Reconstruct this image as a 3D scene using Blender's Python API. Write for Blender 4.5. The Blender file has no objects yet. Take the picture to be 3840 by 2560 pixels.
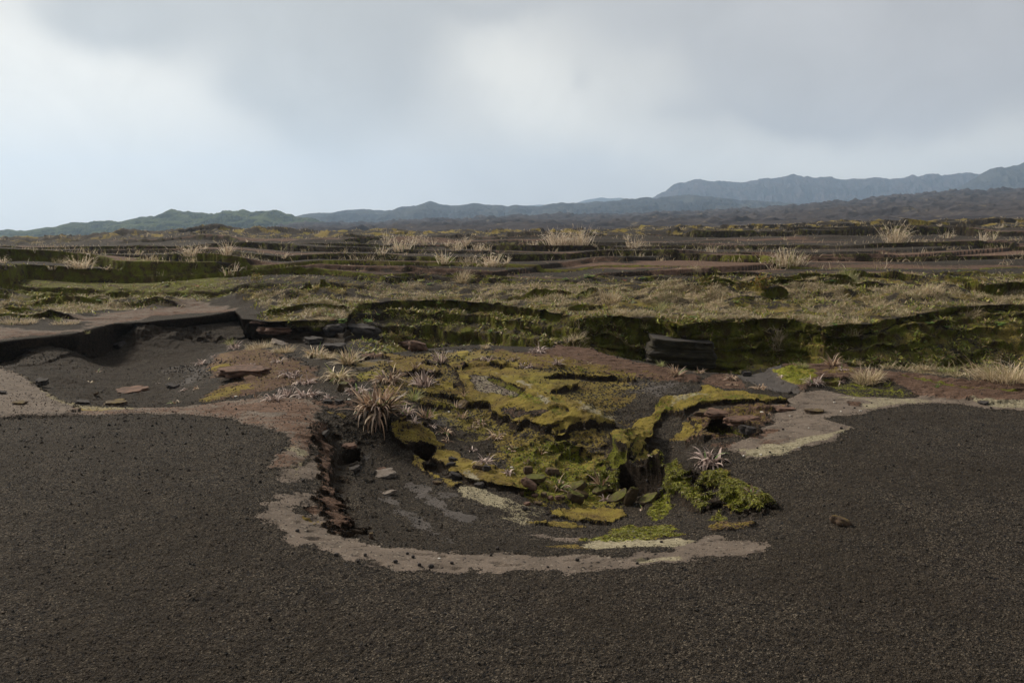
import bpy, math, random
import numpy as np
PI = math.pi
R = math.radians
sc = bpy.context.scene
COL = sc.collection
f4 = np.float32

# ------------------------------------------------------------------ camera maths
FPX, CAMH, PITCH = 796.0, 2.6, math.atan((341.0 - 236.0) / 796.0)
cp, sp = math.cos(PITCH), math.sin(PITCH)
K = 1024.0 / 2352.0                       # survey units -> pixels

def ray(U, V):
    """direction (x, 1, z) of a sight line"""
    s = (U * K - 512.0) / FPX
    t = (341.0 - V * K) / FPX
    y = cp + t * sp
    return s / y, (-sp + t * cp) / y      # x/y , z/y

def at_z(U, V, z):
    a, m = ray(U, V)
    y = (z - CAMH) / m
    return a * y, y

def z_at(U, V, y):
    a, m = ray(U, V)
    return CAMH + m * y

def project(x, y, z):
    d = y * cp - (z - CAMH) * sp
    w = y * sp + (z - CAMH) * cp
    return (512 + FPX * x / d) / K, (341 - FPX * w / d) / K

# ------------------------------------------------------------------ noise
def _h(ix, iy, seed):
    h = (ix.astype(np.int64) * 374761393 + iy.astype(np.int64) * 668265263 + seed * 1274126177) & 0xFFFFFFFF
    h = ((h ^ (h >> 13)) * 1274126177) & 0xFFFFFFFF
    h = h ^ (h >> 16)
    return h

_tab = np.random.RandomState(7)
_ang = _tab.rand(65536).astype(f4) * 2 * PI
_gx, _gy = np.cos(_ang), np.sin(_ang)
_perm = _tab.permutation(4096).astype(np.int32)

def perlin(x, y, seed=0):
    x = np.asarray(x, f4); y = np.asarray(y, f4)
    xi = np.floor(x); yi = np.floor(y)
    fx = x - xi; fy = y - yi
    xi = xi.astype(np.int32); yi = yi.astype(np.int32)
    u = fx * fx * fx * (fx * (fx * 6 - 15) + 10)
    v = fy * fy * fy * (fy * (fy * 6 - 15) + 10)
    s = seed * 101
    def g(i, j, dx, dy):
        k = _perm[(_perm[(i + s) & 4095] + j) & 4095] + ((i * 7 + j * 13) & 15) * 4096
        return _gx[k] * dx + _gy[k] * dy
    a = g(xi, yi, fx, fy); b = g(xi + 1, yi, fx - 1, fy)
    c = g(xi, yi + 1, fx, fy - 1); d = g(xi + 1, yi + 1, fx - 1, fy - 1)
    ab = a + u * (b - a); cd = c + u * (d - c)
    return (ab + v * (cd - ab)) * 1.5

def fbm(x, y, scale, octv=4, seed=0, gain=.5, sx=1., sy=1.):
    """about -1..1; scale = size in metres of the largest feature"""
    t = 0; amp = 1; f = 1.0 / scale; tot = 0
    for o in range(octv):
        t = t + amp * perlin(x * (f * sx) + 17.3 * o, y * (f * sy) - 9.1 * o, seed + o)
        tot += amp; amp *= gain; f *= 2.03
    return t / tot * 1.3

def ridged(x, y, scale, octv=4, seed=0, gain=.5, sx=1., sy=1.):
    t = 0; amp = 1; f = 1.0 / scale; tot = 0
    for o in range(octv):
        n = 1 - np.abs(perlin(x * (f * sx) + 7.7 * o, y * (f * sy) + 3.1 * o, seed + o)) * 2
        t = t + amp * n * np.abs(n); tot += amp; amp *= gain; f *= 2.1
    return t / tot

def sstep(e0, e1, x):
    t = np.clip((x - e0) / (e1 - e0), 0, 1)
    return t * t * (3 - 2 * t)

# ------------------------------------------------------------------ polygon distance
def sdf(px, py, poly):
    """signed distance, positive inside"""
    P = np.asarray(poly, f4)
    Q = np.roll(P, -1, 0)
    d = np.full(px.shape, 1e9, f4)
    ins = np.zeros(px.shape, bool)
    for (ax, ay), (bx, by) in zip(P, Q):
        ex, ey = bx - ax, by - ay
        wx, wy = px - ax, py - ay
        t = np.clip((wx * ex + wy * ey) / (ex * ex + ey * ey + 1e-12), 0, 1)
        qx, qy = wx - ex * t, wy - ey * t
        d = np.minimum(d, qx * qx + qy * qy)
        c = (ay > py) != (by > py)
        if abs(ey) > 1e-9:
            ins ^= c & (px < ax + ex * (py - ay) / ey)
    d = np.sqrt(d)
    return np.where(ins, d, -d)

ZO = {'Z1': (0, 1100, 1300), 'Z2': (900, 1100, 1300), 'Z3': (1800, 1100, 1300), 'Z4': (2540, 1100, 1300),
      'Y1': (900, 1600, 1000), 'Y2': (1900, 1600, 1000), 'X1': (1200, 1280, 800),
      'F1': (0, 600, 1300), 'F2': (1270, 600, 1300), 'F3': (2540, 600, 1300), 'P': (0, 0, 3840)}
def S(z, pts):
    x0, y0, w = ZO[z]
    k = w / 2352.0 * .6125
    if isinstance(pts, tuple):
        return (x0 * .6125 + pts[0] * k, y0 * .6125 + pts[1] * k)
    return [(x0 * .6125 + a * k, y0 * .6125 + b * k) for a, b in pts]

# ------------------------------------------------------------------ objects
def link(name, me, parent=None, loc=None):
    o = bpy.data.objects.new(name, me)
    COL.objects.link(o)
    if parent is not None: o.parent = parent
    if loc is not None: o.location = loc
    return o

def mesh_np(name, V, F, mat=None, smooth=True, attrs=None, mats=None, midx=None):
    """V (n,3); F (m,k) with one k"""
    me = bpy.data.meshes.new(name)
    V = np.ascontiguousarray(V, f4); F = np.ascontiguousarray(F, np.int32)
    n, k = F.shape
    me.vertices.add(len(V)); me.vertices.foreach_set('co', V.ravel())
    me.loops.add(n * k); me.loops.foreach_set('vertex_index', F.ravel())
    me.polygons.add(n)
    me.polygons.foreach_set('loop_start', np.arange(0, n * k, k, dtype=np.int32))
    try: me.polygons.foreach_set('loop_total', np.full(n, k, np.int32))
    except Exception: pass
    me.polygons.foreach_set('use_smooth', np.full(n, smooth, bool))
    for m in (mats or ([mat] if mat else [])): me.materials.append(m)
    if midx is not None: me.polygons.foreach_set('material_index', np.asarray(midx, np.int32))
    me.update(calc_edges=True)
    for nm, arr in (attrs or {}).items():
        arr = np.asarray(arr, f4)
        if arr.ndim == 1:
            at = me.attributes.new(nm, 'FLOAT', 'POINT'); at.data.foreach_set('value', arr)
        else:
            at = me.attributes.new(nm, 'FLOAT_COLOR', 'POINT'); at.data.foreach_set('color', np.ascontiguousarray(arr).ravel())
    return me

def grid_faces(nr, nc):
    i = np.arange(nr - 1)[:, None] * nc + np.arange(nc - 1)[None, :]
    i = i.ravel()
    return np.stack([i, i + 1, i + nc + 1, i + nc], 1)

def tag(o, label=None, cat=None, group=None, kind='thing'):
    if label: o['label'] = label
    if cat: o['category'] = cat
    if group: o['group'] = group
    if kind: o['kind'] = kind
    return o

# ------------------------------------------------------------------ node helpers
def newmat(name):
    m = bpy.data.materials.new(name); m.use_nodes = True
    nt = m.node_tree; nt.nodes.clear()
    return m, nt
class NB:
    def __init__(s, nt): s.nt = nt
    def n(s, t, **kw):
        nd = s.nt.nodes.new(t)
        for k, v in kw.items(): setattr(nd, k, v)
        return nd
    def l(s, a, b): s.nt.links.new(a, b)
    def inp(s, sock, v):
        if isinstance(v, bpy.types.NodeSocket): s.l(v, sock)
        else: sock.default_value = v
    def math(s, op, a, b=None, c=None, clamp=False):
        nd = s.n('ShaderNodeMath', operation=op); nd.use_clamp = clamp
        s.inp(nd.inputs[0], a)
        if b is not None: s.inp(nd.inputs[1], b)
        if c is not None: s.inp(nd.inputs[2], c)
        return nd.outputs[0]
    def noise(s, vec, scale, detail=4, rough=.55, lac=2.0, dist=0):
        nd = s.n('ShaderNodeTexNoise'); nd.inputs['Scale'].default_value = scale
        nd.inputs['Detail'].default_value = detail; nd.inputs['Roughness'].default_value = rough
        nd.inputs['Lacunarity'].default_value = lac; nd.inputs['Distortion'].default_value = dist
        if vec is not None: s.l(vec, nd.inputs['Vector'])
        return nd
    def ramp(s, v, e0, e1, o0=0., o1=1.):
        nd = s.n('ShaderNodeMapRange', interpolation_type='SMOOTHSTEP')
        s.inp(nd.inputs[0], v)
        nd.inputs[1].default_value = e0; nd.inputs[2].default_value = e1
        nd.inputs[3].default_value = o0; nd.inputs[4].default_value = o1
        return nd.outputs[0]
    def lin(s, v, e0, e1, o0=0., o1=1.):
        nd = s.n('ShaderNodeMapRange'); s.inp(nd.inputs[0], v)
        for i, q in enumerate((e0, e1, o0, o1)): nd.inputs[1 + i].default_value = q
        return nd.outputs[0]
    def mix(s, f, a, b):
        nd = s.n('ShaderNodeMix', data_type='RGBA')
        s.inp(nd.inputs[0], f); s.inp(nd.inputs[6], a); s.inp(nd.inputs[7], b)
        return nd.outputs[2]
    def mul(s, col, v):
        nd = s.n('ShaderNodeVectorMath', operation='SCALE'); s.l(col, nd.inputs[0]); s.inp(nd.inputs['Scale'], v)
        return nd.outputs[0]
def lin_rgb(r, g, b, k=1.0):
    f = lambda c: ((c / 255 + .055) / 1.055) ** 2.4 if c > 10 else c / 255 / 12.92
    return (f(r) * k, f(g) * k, f(b) * k, 1)
SKYGAIN, SUN_E, HAZE, EXPO = 1.44, 5.0, .00019, 0.12
# ================================================================== TERRAIN
# survey points (U, V, z) of the near ground, world position found from the sight line and the height
NP = [(0,1000,0),(0,1560,0),(600,1560,0),(1176,1560,0),(1800,1560,0),(2352,1560,0),(300,1200,0),(500,1050,0),(1176,1350,0),
 (1800,1330,0),(2100,1300,0),(1950,1150,0),(2200,1100,0),(2352,960,0),(2100,960,0),(0,960,0),(300,965,0),(560,985,0),(640,1150,0),(600,1250,0),
 (720,1300,0),(660,1030,0),(900,1330,0),(1500,1330,0),
 (1000,1285,-.02),(1400,1280,-.03),(860,1260,-.04),(780,1230,-.1),(900,1220,-.27),(1100,1235,-.22),(1300,1240,-.2),(1500,1215,-.25),(1650,1205,-.15),
 (850,1100,-.5),(1000,1150,-.45),(1200,1150,-.5),(1400,1130,-.75),(1480,1118,-.85),(1415,1020,-.42),(1450,1050,-.43),(1500,1075,-.43),(1540,1060,-.36),(1550,1160,-.5),(1500,1160,-.6),(1620,1150,-.35),(1700,1190,-.2),
 (850,1020,-.42),(950,1050,-.52),(1100,1080,-.5),(1250,1080,-.6),(1350,1060,-.65),(1200,1020,-.5),(1150,980,-.42),(1050,950,-.32),
 (980,1000,-.4),(1000,900,-.1),(1100,850,0),(1300,860,0),(1200,930,-.15),(1350,960,-.2),(1430,960,-.42),(1440,1000,-.5),(1500,920,-.15),
 (1550,870,0),(1600,1000,-.12),(1700,1040,-.05),(1700,930,-.05),(1750,970,-.1),(1900,960,0),(870,940,-.02),(800,900,0),(700,900,0),
 (730,990,0),(700,860,0),(600,850,-.1),(600,900,-.08),(500,930,-.1),(500,860,-.35),(400,930,-.2),(300,905,-.55),(300,850,-.75),(150,900,-.35),
 (0,930,0),(0,880,-.12),(50,840,-.25),(110,860,-.3),(200,830,-.75),(400,830,-.75),(500,800,-.68),(100,810,-.75),(0,830,-.5),
 (300,762,-.17),(450,740,-.17),(530,730,-.18),(100,787,-.18),(0,795,-.18),(300,800,-.6),(450,780,-.55),(600,800,-.35),(650,765,-.55),(700,800,-.3),(750,765,-.6),(800,795,-.35),
 (870,812,-.02),(1000,800,0),(1090,798,.05),(1280,800,.08),(1400,822,.05),(1600,855,0),(1800,850,.0),(2000,855,.05),(2200,868,.1),
 (2352,885,.12),(2352,925,.03),(2100,905,0),(1900,885,0),(-300,1100,0),(2650,1100,0),(-300,900,-.1),(2650,930,0)]
# back country: (U, V, distance)
FY = [(-400,600,45),(0,600,45),(500,600,45),(1000,601,45),(1500,600,45),(2000,596,45),(2352,590,45),(2750,584,45),
 (-400,590,80),(0,584,80),(300,571,80),(600,567,80),(1000,563,80),(1500,557,80),(2000,548,80),(2352,540,80),(2750,532,80),
 (-400,580,150),(0,574,150),(150,566,150),(300,551,150),(560,539,150),(1000,537,150),(1500,528,150),(2000,515,150),(2352,504,150),(2750,495,150),
 (-400,590,235),(0,582,235),(300,566,235),(560,552,235),(1000,545,235),(1500,536,235),(2000,522,235),(2352,511,235),(2750,505,235)]
FZ = [(0,760,.07),(200,735,.08),(100,725,.08),(300,722,.1),(500,702,.13),(0,710,.1),(50,700,.15),(250,696,.15),(450,690,.22),
 (600,690,.35),(600,660,.62),(600,637,.82),(800,700,.28),(1000,668,.5),(1000,642,.82),(1400,695,.42),(1400,662,.66),(1400,642,.8),(1800,698,.45),
 (1800,662,.72),(1800,642,.86),(2200,698,.45),(2200,655,.82),(2352,620,1.05),(1170,700,.3),(1600,725,.25),(1900,728,.25),(2352,715,.3),
 (30,626,.8),(250,624,.8),(450,622,.82),(2750,700,.4),(-400,700,.15),(-400,630,.8),(2750,620,1.0)]

def tps(pts_a, pts_l, z):
    P = np.stack([np.array(pts_a) * 2.2, np.array(pts_l) * 1.6], 1); n = len(P)
    d = np.sqrt(((P[:, None] - P[None]) ** 2).sum(-1)) + 1e-9
    A = np.zeros((n + 3, n + 3)); A[:n, :n] = d * d * np.log(d) + np.eye(n) * 2e-4
    A[:n, n] = 1; A[:n, n + 1:] = P; A[n, :n] = 1; A[n + 1:, :n] = P.T
    w = np.linalg.solve(A, np.concatenate([z, [0, 0, 0]]))
    def f(a, l):
        sh = a.shape; q = np.stack([a.ravel() * 2.2, l.ravel() * 1.6], 1); out = np.empty(len(q))
        for i in range(0, len(q), 20000):
            s = q[i:i + 20000]; r = np.sqrt(((s[:, None] - P[None]) ** 2).sum(-1)) + 1e-9
            out[i:i + 20000] = (r * r * np.log(r)) @ w[:n] + w[n] + s @ w[n + 1:]
        return out.reshape(sh)
    return f

_a, _l, _z = [], [], []
for U, V, z in NP:
    x, y = at_z(U, V, z); _a.append(x / y); _l.append(math.log(y)); _z.append(z)
for a in np.linspace(-1.2, 1.2, 9):
    for y in (22, 30, 60, 230):
        _a.append(a); _l.append(math.log(y)); _z.append(0 if a > -.3 else -.45)
    _a.append(a); _l.append(math.log(2.5)); _z.append(0)
fN = tps(_a, _l, _z)
_a, _l, _z = [], [], []
for U, V, z in FZ:
    x, y = at_z(U, V, z); _a.append(x / y); _l.append(math.log(y)); _z.append(z)
for U, V, y in FY:
    a, m = ray(U, V); _a.append(a); _l.append(math.log(y)); _z.append(z_at(U, V, y))
fF = tps(_a, _l, _z)

CA = np.linspace(-1.35, 1.35, 380); CL = np.linspace(math.log(2.3), math.log(240), 900)
gA, gL = np.meshgrid(CA, CL)                       # rows = distance
gN = fN(gA, gL).astype(f4); gF = fF(gA, gL).astype(f4)

def bil(G, a, l):
    fa = np.clip((a - CA[0]) / (CA[1] - CA[0]), 0, len(CA) - 1.001); fl = np.clip((l - CL[0]) / (CL[1] - CL[0]), 0, len(CL) - 1.001)
    i = fa.astype(np.int32); j = fl.astype(np.int32); u = (fa - i).astype(f4); v = (fl - j).astype(f4)
    return (G[j, i] * (1 - u) + G[j, i + 1] * u) * (1 - v) + (G[j + 1, i] * (1 - u) + G[j + 1, i + 1] * u) * v

def curve(tab):
    """table of (U,V,z) -> function distance(x/y) ; also returns height"""
    w = [(at_z(U, V, z), z) for U, V, z in tab]
    a = np.array([p[0][0] / p[0][1] for p in w]); y = np.array([p[0][1] for p in w]); z = np.array([p[1] for p in w])
    o = np.argsort(a); a, y, z = a[o], y[o], z[o]
    return (lambda q: np.interp(q, a, y).astype(f4)), (lambda q: np.interp(q, a, z).astype(f4))

cliffY, cliffZ = curve([(-300,800,.06),(0,780,.06),(100,772,.06),(180,762,.07),(230,750,.07),(260,742,.08),(340,736,.09),(440,724,.1),(540,713,.12),
 (556,726,.14),(620,727,.2),(690,724,.24),(790,722,.25),(825,698,.3),(900,692,.3),(1000,690,.3),(1100,694,.3),(1180,704,.28),(1290,717,.27),
 (1330,727,.26),(1400,723,.26),(1500,728,.26),(1560,735,.26),(1650,731,.26),(1800,729,.26),(1900,738,.26),(2000,735,.26),(2100,724,.27),
 (2200,712,.3),(2352,706,.32),(2700,700,.35)])
browY, _ = curve([(-300,790,0),(700,806,0),(800,804,0),(860,812,0),(960,800,0),(1090,790,.04),(1180,796,.05),(1280,797,.08),(1360,808,.05),(1450,826,.02),
 (1520,838,0),(1600,852,0),(1720,860,0),(1800,842,0),(1900,838,.02),(2000,845,.03),(2200,856,.08),(2352,872,.1),(2700,910,.1)])
lipA, _ = curve([(-300,640,1.),(20,634,1.),(60,628,1.),(250,626,1.02),(450,620,1.05),(600,616,1.05),(700,616,1.05),(2700,560,1.4)])
lipB, _ = curve([(-300,650,.8),(560,640,.82),(700,634,.88),(1000,637,.86),(1133,638,.86),(1210,629,.9),(1286,622,.95),(1434,620,.98),(1574,611,1.02),
  (1760,606,1.05),(2000,600,1.08),(2352,584,1.2),(2700,572,1.3)])
lipC, _ = curve([(-300,660,.7),(1250,648,.74),(1340,642,.8),(1556,636,.83),(1700,630,.86),(1776,625,.9),(1826,614,.95),(2030,610,1.),(2131,602,1.05),(2233,595,1.1),(2352,588,1.13),(2700,575,1.2)])
def aU(U): return (U * K - 512.0) / FPX * 1.0

def band(a, u0, u1, s=40):
    return sstep(aU(u0 - s), aU(u0 + s), a) * (1 - sstep(aU(u1 - s), aU(u1 + s), a))

def base_height(x, y, detail=True):
    a = x / y; l = np.log(y)
    N = bil(gN, a, l); F = bil(gF, a, l)
    w = fbm(x, y * 0.6, 1.6, 4, 3, sx=1.0) * .32 * sstep(11, 20, y) if detail else 0
    w2 = fbm(x, y * .5, .9, 4, 33) * .10 if detail else 0
    yc = cliffY(a) + (w + w2) * sstep(aU(540), aU(700), a) + w2 * .9
    yb = browY(a) + w * .45
    # gully behind the brow
    D = 1.5 * sstep(aU(800), aU(1080), a) * (1 - .25 * sstep(aU(2000), aU(2352), a))
    D = D + .0
    front = N - D * sstep(0, .55, y - yb)
    # talus against the wall
    tal = sstep(-4.2, -.15, y - yc) ** 1.5
    th = (.12 + .55 * band(a, 1000, 1330, 90) + .15 * band(a, 800, 1100, 60) + .35 * band(a, 1330, 1440, 30) + .35 * band(a, 1690, 2100, 60) + .7 * band(a, 2050, 2500, 60))
    th = th * sstep(aU(800), aU(950), a)
    mound = (.5 * (fbm(x, y, 1.8, 4, 41) + .3) if detail else 0) * sstep(aU(820), aU(950), a)
    front = front + tal * (th + mound * .6) * sstep(0, 1.5, y - yb)
    # stepped face
    zone = .22 + .9 * band(a, 790, 1290, 70) + .75 * sstep(aU(1850), aU(2150), a)
    zone = zone * sstep(aU(560), aU(640), a)
    Ft = np.maximum(F, front)
    if detail:
        o1 = .5 + .5 * fbm(x, y, 2.2, 4, 201, sx=.8); o2 = .5 + .5 * fbm(x, y, 1.7, 4, 205, sx=.8); o3 = .5 + .5 * fbm(x, y, 2.8, 4, 207, sx=.8)
    else: o1 = o2 = o3 = .5
    k = .30 * sstep(0, .08, y - yc) + .25 * sstep(0, .08, y - yc + zone * (.3 + .8 * o1)) + .25 * sstep(0, .10, y - yc + zone * (.8 + 1.3 * o2)) + .20 * sstep(0, .14, y - yc + zone * (1.5 + 1.6 * o3))
    h = front * (1 - k) + Ft * k
    k = sstep(0, .10, y - yc)
    # back country ledges
    wl = (fbm(x, y, 5., 4, 9) * 1.1 + fbm(x, y, 1.2, 3, 12) * .25) if detail else 0
    h = h + .66 * sstep(0, .30, y - lipA(a) - wl * .35) * (1 - sstep(aU(470), aU(680), a)) - .66 * (1 - sstep(aU(430), aU(640), a)) * sstep(34, 60, y)
    beh = k
    h = h + beh * (.20 * sstep(0, .22, y - lipB(a) - wl * .5) * sstep(aU(600), aU(760), a) - .20 * sstep(aU(600), aU(760), a) * sstep(38, 70, y))
    h = h + beh * (.24 * sstep(0, .22, y - lipC(a) - wl * .4) * sstep(aU(1280), aU(1400), a) - .24 * sstep(aU(1280), aU(1400), a) * sstep(38, 70, y))
    return h

# coarse macro map to find where sight lines meet the ground
gX = gA * np.exp(gL); gY = np.exp(gL)
gH = base_height(gX.astype(f4), gY.astype(f4), False)
def hit(U, V, zoff=0.0):
    """ground point a sight line meets"""
    a, m = ray(U, V)
    ys = np.exp(CL); z = bil(gH, np.full(ys.shape, a), CL) + zoff
    line = CAMH + m * ys
    k = np.nonzero(line <= z)[0]
    if len(k) == 0: return a * 200, 200.
    k = k[0]
    if k == 0: return a * ys[0], ys[0]
    d0 = line[k - 1] - z[k - 1]; d1 = line[k] - z[k]
    y = ys[k - 1] + (ys[k] - ys[k - 1]) * d0 / (d0 - d1)
    return a * y, y
def W(z, pts, zoff=0.0):
    return list(S(z, pts))
# ================================================================== outlines of patches and ledges
# (outline, {channel: value}, edge softness m, ragged m, height change m, edge of the step m)
PT = []
def pt(outl, ch=None, soft=.10, rag=.10, dz=0., step=.05, setz=None, sx=1., sy=1., rs=.5):
    dz = dz * (.8 if 0 < dz < .12 else .62 if dz > 0 else 1.0 if dz < -.25 else .6)
    outl = [hit(u, v, max(0., dz)) for u, v in outl]
    PT.append((outl, ch or {}, soft, rag, dz, step, setz, sx, sy, rs))

# ---- patchy moss over the whole upper pit
pt(W('P', [(780,830),(1000,806),(1100,800),(1350,832),(1500,862),(1440,960),(1420,1050),(1250,1060),(1000,960),(900,900)]), {'moss': .57}, .5, .5)
pt(W('P', [(600,622),(1000,628),(1133,630),(1286,616),(1434,609),(1530,602),(1760,595),(2000,585),(2200,575),(2352,566),(2600,556),(2600,572),(2352,583),(2233,592),(2131,600),(2030,608),(1826,611),(1776,622),(1556,633),(1430,636),(1574,613),(1434,618),(1286,620),(1133,636),(1000,634),(700,632)]), {'crust': .62, 'rust': .9}, .3, .6, sx=.3)
# ---- pale grey crust ring round the pit
pt(W('Y1', [(230,740),(330,850),(400,950),(500,1040),(620,1050),(780,1110),(950,1170),(1200,1205),(1400,1235),(1800,1265),(2352,1275)]) +
   W('Y2', [(500,1275),(900,1240),(1200,1215),(1500,1180),(1650,1150),(1900,1130),(2100,1090),(2270,1040),(2150,1015),(1950,950),(1830,940),(1700,1000),(1500,1050),(1250,1110),(800,1130),(400,1125)]) +
   W('Y1', [(2352,1100),(1900,1105),(1600,1090),(1400,1075),(1250,1035),(1100,990),(1000,960),(900,920),(820,880),(780,800),(720,700),(620,760),(500,740),(420,700),(300,700)]),
   {'crust': 1}, .06, .17, -.012, .06, rs=.35)
# bare tongue among the ash left of it
pt(W('Y1', [(240,670),(330,640),(430,600),(520,560),(640,560),(720,560),(720,700),(560,700),(500,730),(230,735)]), {'crust': .9}, .08, .22, rs=.35)
pt(W('Y1', [(720,280),(600,280),(570,340),(460,340),(370,470),(420,500),(520,480),(640,480),(740,520),(730,400)]), {'crust': .85}, .08, .16, rs=.35)
pt(W('Y1', [(350,250),(400,230),(420,300),(360,360),(290,330)]), {'crust': .9}, .06, .08, rs=.3)
pt(W('Y1', [(180,20),(330,-20),(400,20),(420,120),(440,200),(520,260),(590,260),(670,210),(690,100),(660,0),(400,-40)]), {'crust': .75, 'rust': .62}, .10, .16, rs=.35)
pt(W('Y1', [(480,140),(540,130),(560,210),(600,290),(500,300),(440,200)]), {'pale': .72}, .12, .14)
pt(W('Y1', [(500,310),(600,300),(570,380),(500,440),(440,400)]), {'pale': .5, 'moss': .52}, .10, .12)
pt(W('Y1', [(580,700),(720,690),(760,740),(620,750)]), {'rust': .9}, .06, .08)
pt(W('Y1', [(560,790),(720,800),(760,860),(640,880)]), {'moss': .55, 'rust': .6}, .08, .10)
# ---- crust arm between the left basin and the pit
pt(W('Z1', [(480,738),(560,762),(800,765),(1000,772),(1250,765),(1400,740),(1700,705),(2100,700),(2190,770),(2150,850),(2190,905),(2140,1000),(2150,1100),
   (2060,1176),(1850,1176),(1900,1080),(1960,1050),(1950,950),(1830,900),(1700,880),(1600,850),(1500,830),(1350,812),(1000,808),(700,818),(480,815)]),
   {'crust': .85, 'rust': .50}, .08, .14, .02, .1)
pt(W('Z1', [(1250,790),(1500,770),(1900,720),(2130,720),(2140,900),(2000,900),(1700,840),(1400,805)]), {'rust': .68}, .2, .25, sx=.6)
pt(W('Z1', [(1700,800),(1900,810),(1850,840),(1720,830)]), {'crust': 1, 'rust': -1}, .08, .10)
pt(W('Z1', [(-900,330),(0,500),(60,510),(200,575),(280,640),(420,720),(500,760),(500,812),(400,815),(0,830),(-900,850)]), {'crust': .80}, .10, .2, .05, .08, rs=.3)
pt(W('Z1', [(130,545),(190,570),(290,650),(430,730),(520,750),(800,765),(1000,775),(900,795),(600,800),(480,780),(350,730),(250,650)]), {'pale': .55, 'moss': .60}, .06, .10)
pt(W('Z1', [(500,780),(700,775),(900,790),(700,805),(500,800)]), {'moss': .62}, .06, .10)
# ---- big grey tongue on the right
pt(W('Z4', [(820,665),(1000,650),(1180,690),(1500,705),(1700,680),(1800,710),(2100,720),(2352,745),(2900,800),(2900,840),(2352,785),(2100,770),(1900,740),(1750,735),
   (1500,760),(1340,790),(1200,818),(980,838),(1150,885),(1185,905),(1160,935),(1050,985),(900,1030),(700,1090),(560,1122),(440,1105),(330,1060),(430,990),(560,935),
   (600,900),(680,860),(600,810),(780,790),(640,760),(700,730)]), {'crust': 1}, .06, .10, .02, .1)
pt(W('Z4', [(1185,905),(1160,935),(1050,985),(900,1030),(700,1090),(560,1122),(440,1105),(350,1060),(500,1050),(700,1030),(900,980),(1060,930)]), {'pale': .78}, .08, .10)
pt(W('Z4', [(1000,690),(1200,705),(1500,700),(1750,730),(1500,755),(1340,780),(1250,790),(1300,740)]), {'pale': .6}, .12, .16, sx=.5)
pt(W('Z4', [(1980,725),(2352,750),(2900,810),(2900,840),(2352,785),(2100,765)]), {'pale': .7}, .08, .12)
pt(W('Z4', [(1160,735),(1260,740),(1240,775),(1170,765)]), {'rust': .9, 'crust': -1}, .06, .06)
pt(W('Z4', [(560,930),(690,925),(640,960),(560,1000),(480,985)]), {'rust': .62}, .08, .12)
pt(W('Z4', [(620,985),(760,1000),(700,1060),(450,1060)]), {'rust': .47}, .12, .16, sx=.5)
# brown bank behind it
pt(W('Z4', [(500,510),(800,475),(1200,498),(1600,542),(2000,580),(2352,600),(2900,650),(2900,800),(2352,745),(2100,715),(1850,700),(1650,680),(1500,640),(1450,600),(1150,555),(960,600),(840,640),(700,600),(620,525)]),
   {'rust': .95}, .10, .12, .07, .12)
pt(W('Z4', [(1480,560),(1640,585),(1900,640),(2352,680),(2352,692),(1900,652),(1620,598)]), {'wall': .8}, .04, .05, -.05, .05)
pt(W('Z4', [(1000,600),(1150,590),(1450,610),(1650,690),(1500,700),(1200,690),(1050,650)]), {'rust': -1, 'moss': .44, 'bright': .44}, .08, .12, -.05, .1, sx=.4)
pt(W('Z4', [(640,530),(760,500),(930,530),(930,580),(850,640),(720,605)]), {'moss': .85, 'bright': .62}, .08, .12)
pt(W('Z4', [(960,520),(1200,510),(1250,550),(1050,560)]), {'moss': .52}, .1, .16)
pt(W('Z4', [(985,590),(1060,575),(1100,590),(1080,612),(1000,612)]), {'wall': .9, 'rust': -1}, .04, .05, -.12, .05)
pt(W('Z4', [(430,535),(500,515),(620,518),(720,575),(835,640),(835,682),(700,660),(600,640),(480,585),(400,560)]), {'silt': 1, 'rust': -1}, .08, .10, -.03, .15)
pt(W('Z4', [(1450,470),(1640,480),(1900,520),(2100,560),(1900,575),(1600,535),(1400,505)]), {'litter': .52, 'moss': .46}, .15, .2)
# ---- brown shelf along the brow
pt(W('Z3', [(480,372),(640,362),(800,395),(1000,440),(1300,508),(1500,560),(1480,600),(1280,580),(1050,560),(700,512),(560,490),(360,500),(200,440),(60,400),(120,375),(300,400)]),
   {'rust': 1}, .08, .10, .06, .10)
pt(W('Z3', [(640,500),(800,530),(1050,552),(1065,562),(900,552),(700,530)]), {'moss': .7, 'wall': .55}, .04, .06, -.02, .04)
pt(W('Z3', [(850,475),(1000,480),(1200,505),(1100,510)]), {'crust': .6}, .1, .12)
pt(W('Z3', [(1480,590),(1620,540),(1760,560),(1800,640),(1640,640),(1500,610)]), {'rust': .8}, .08, .12)
# ---- ochre moss shelf
SHELF = W('Z3', [(-60,470),(150,470),(260,495),(440,510),(560,520),(700,530),(900,548),(1050,562),(900,572),(680,545),(560,535),(450,572),(640,580),(695,608),(600,628),(490,662),
   (560,695),(700,730),(820,790),(900,840),(945,878),(840,897),(760,880),(640,880),(560,950),(500,950),(480,905),(360,902),(290,885),(220,918),(235,885),(160,850),(60,805),(50,755),(0,735),(-150,720),(-220,690),(-100,660),(-170,560),(-190,520)])
pt(SHELF, {'moss': 1.15}, .05, .09, .11, .05, rs=.35)
pt(W('Z3', [(200,530),(330,510),(560,530),(450,570),(300,580),(210,575)]), {'moss': -.45, 'silt': .3}, .15, .15)
pt(W('Z3', [(-90,560),(60,580),(200,640),(270,690),(260,730),(60,700),(-60,650)]), {'moss': -1, 'crust': .62, 'pale': .45}, .10, .14, -.04, .05)
pt(W('Z3', [(100,560),(180,580),(250,610),(330,640),(400,700),(470,770),(450,790),(380,720),(300,650),(180,600),(90,580)]), {'pale': .66, 'crust': .5, 'moss': -.3}, .06, .10)
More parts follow.
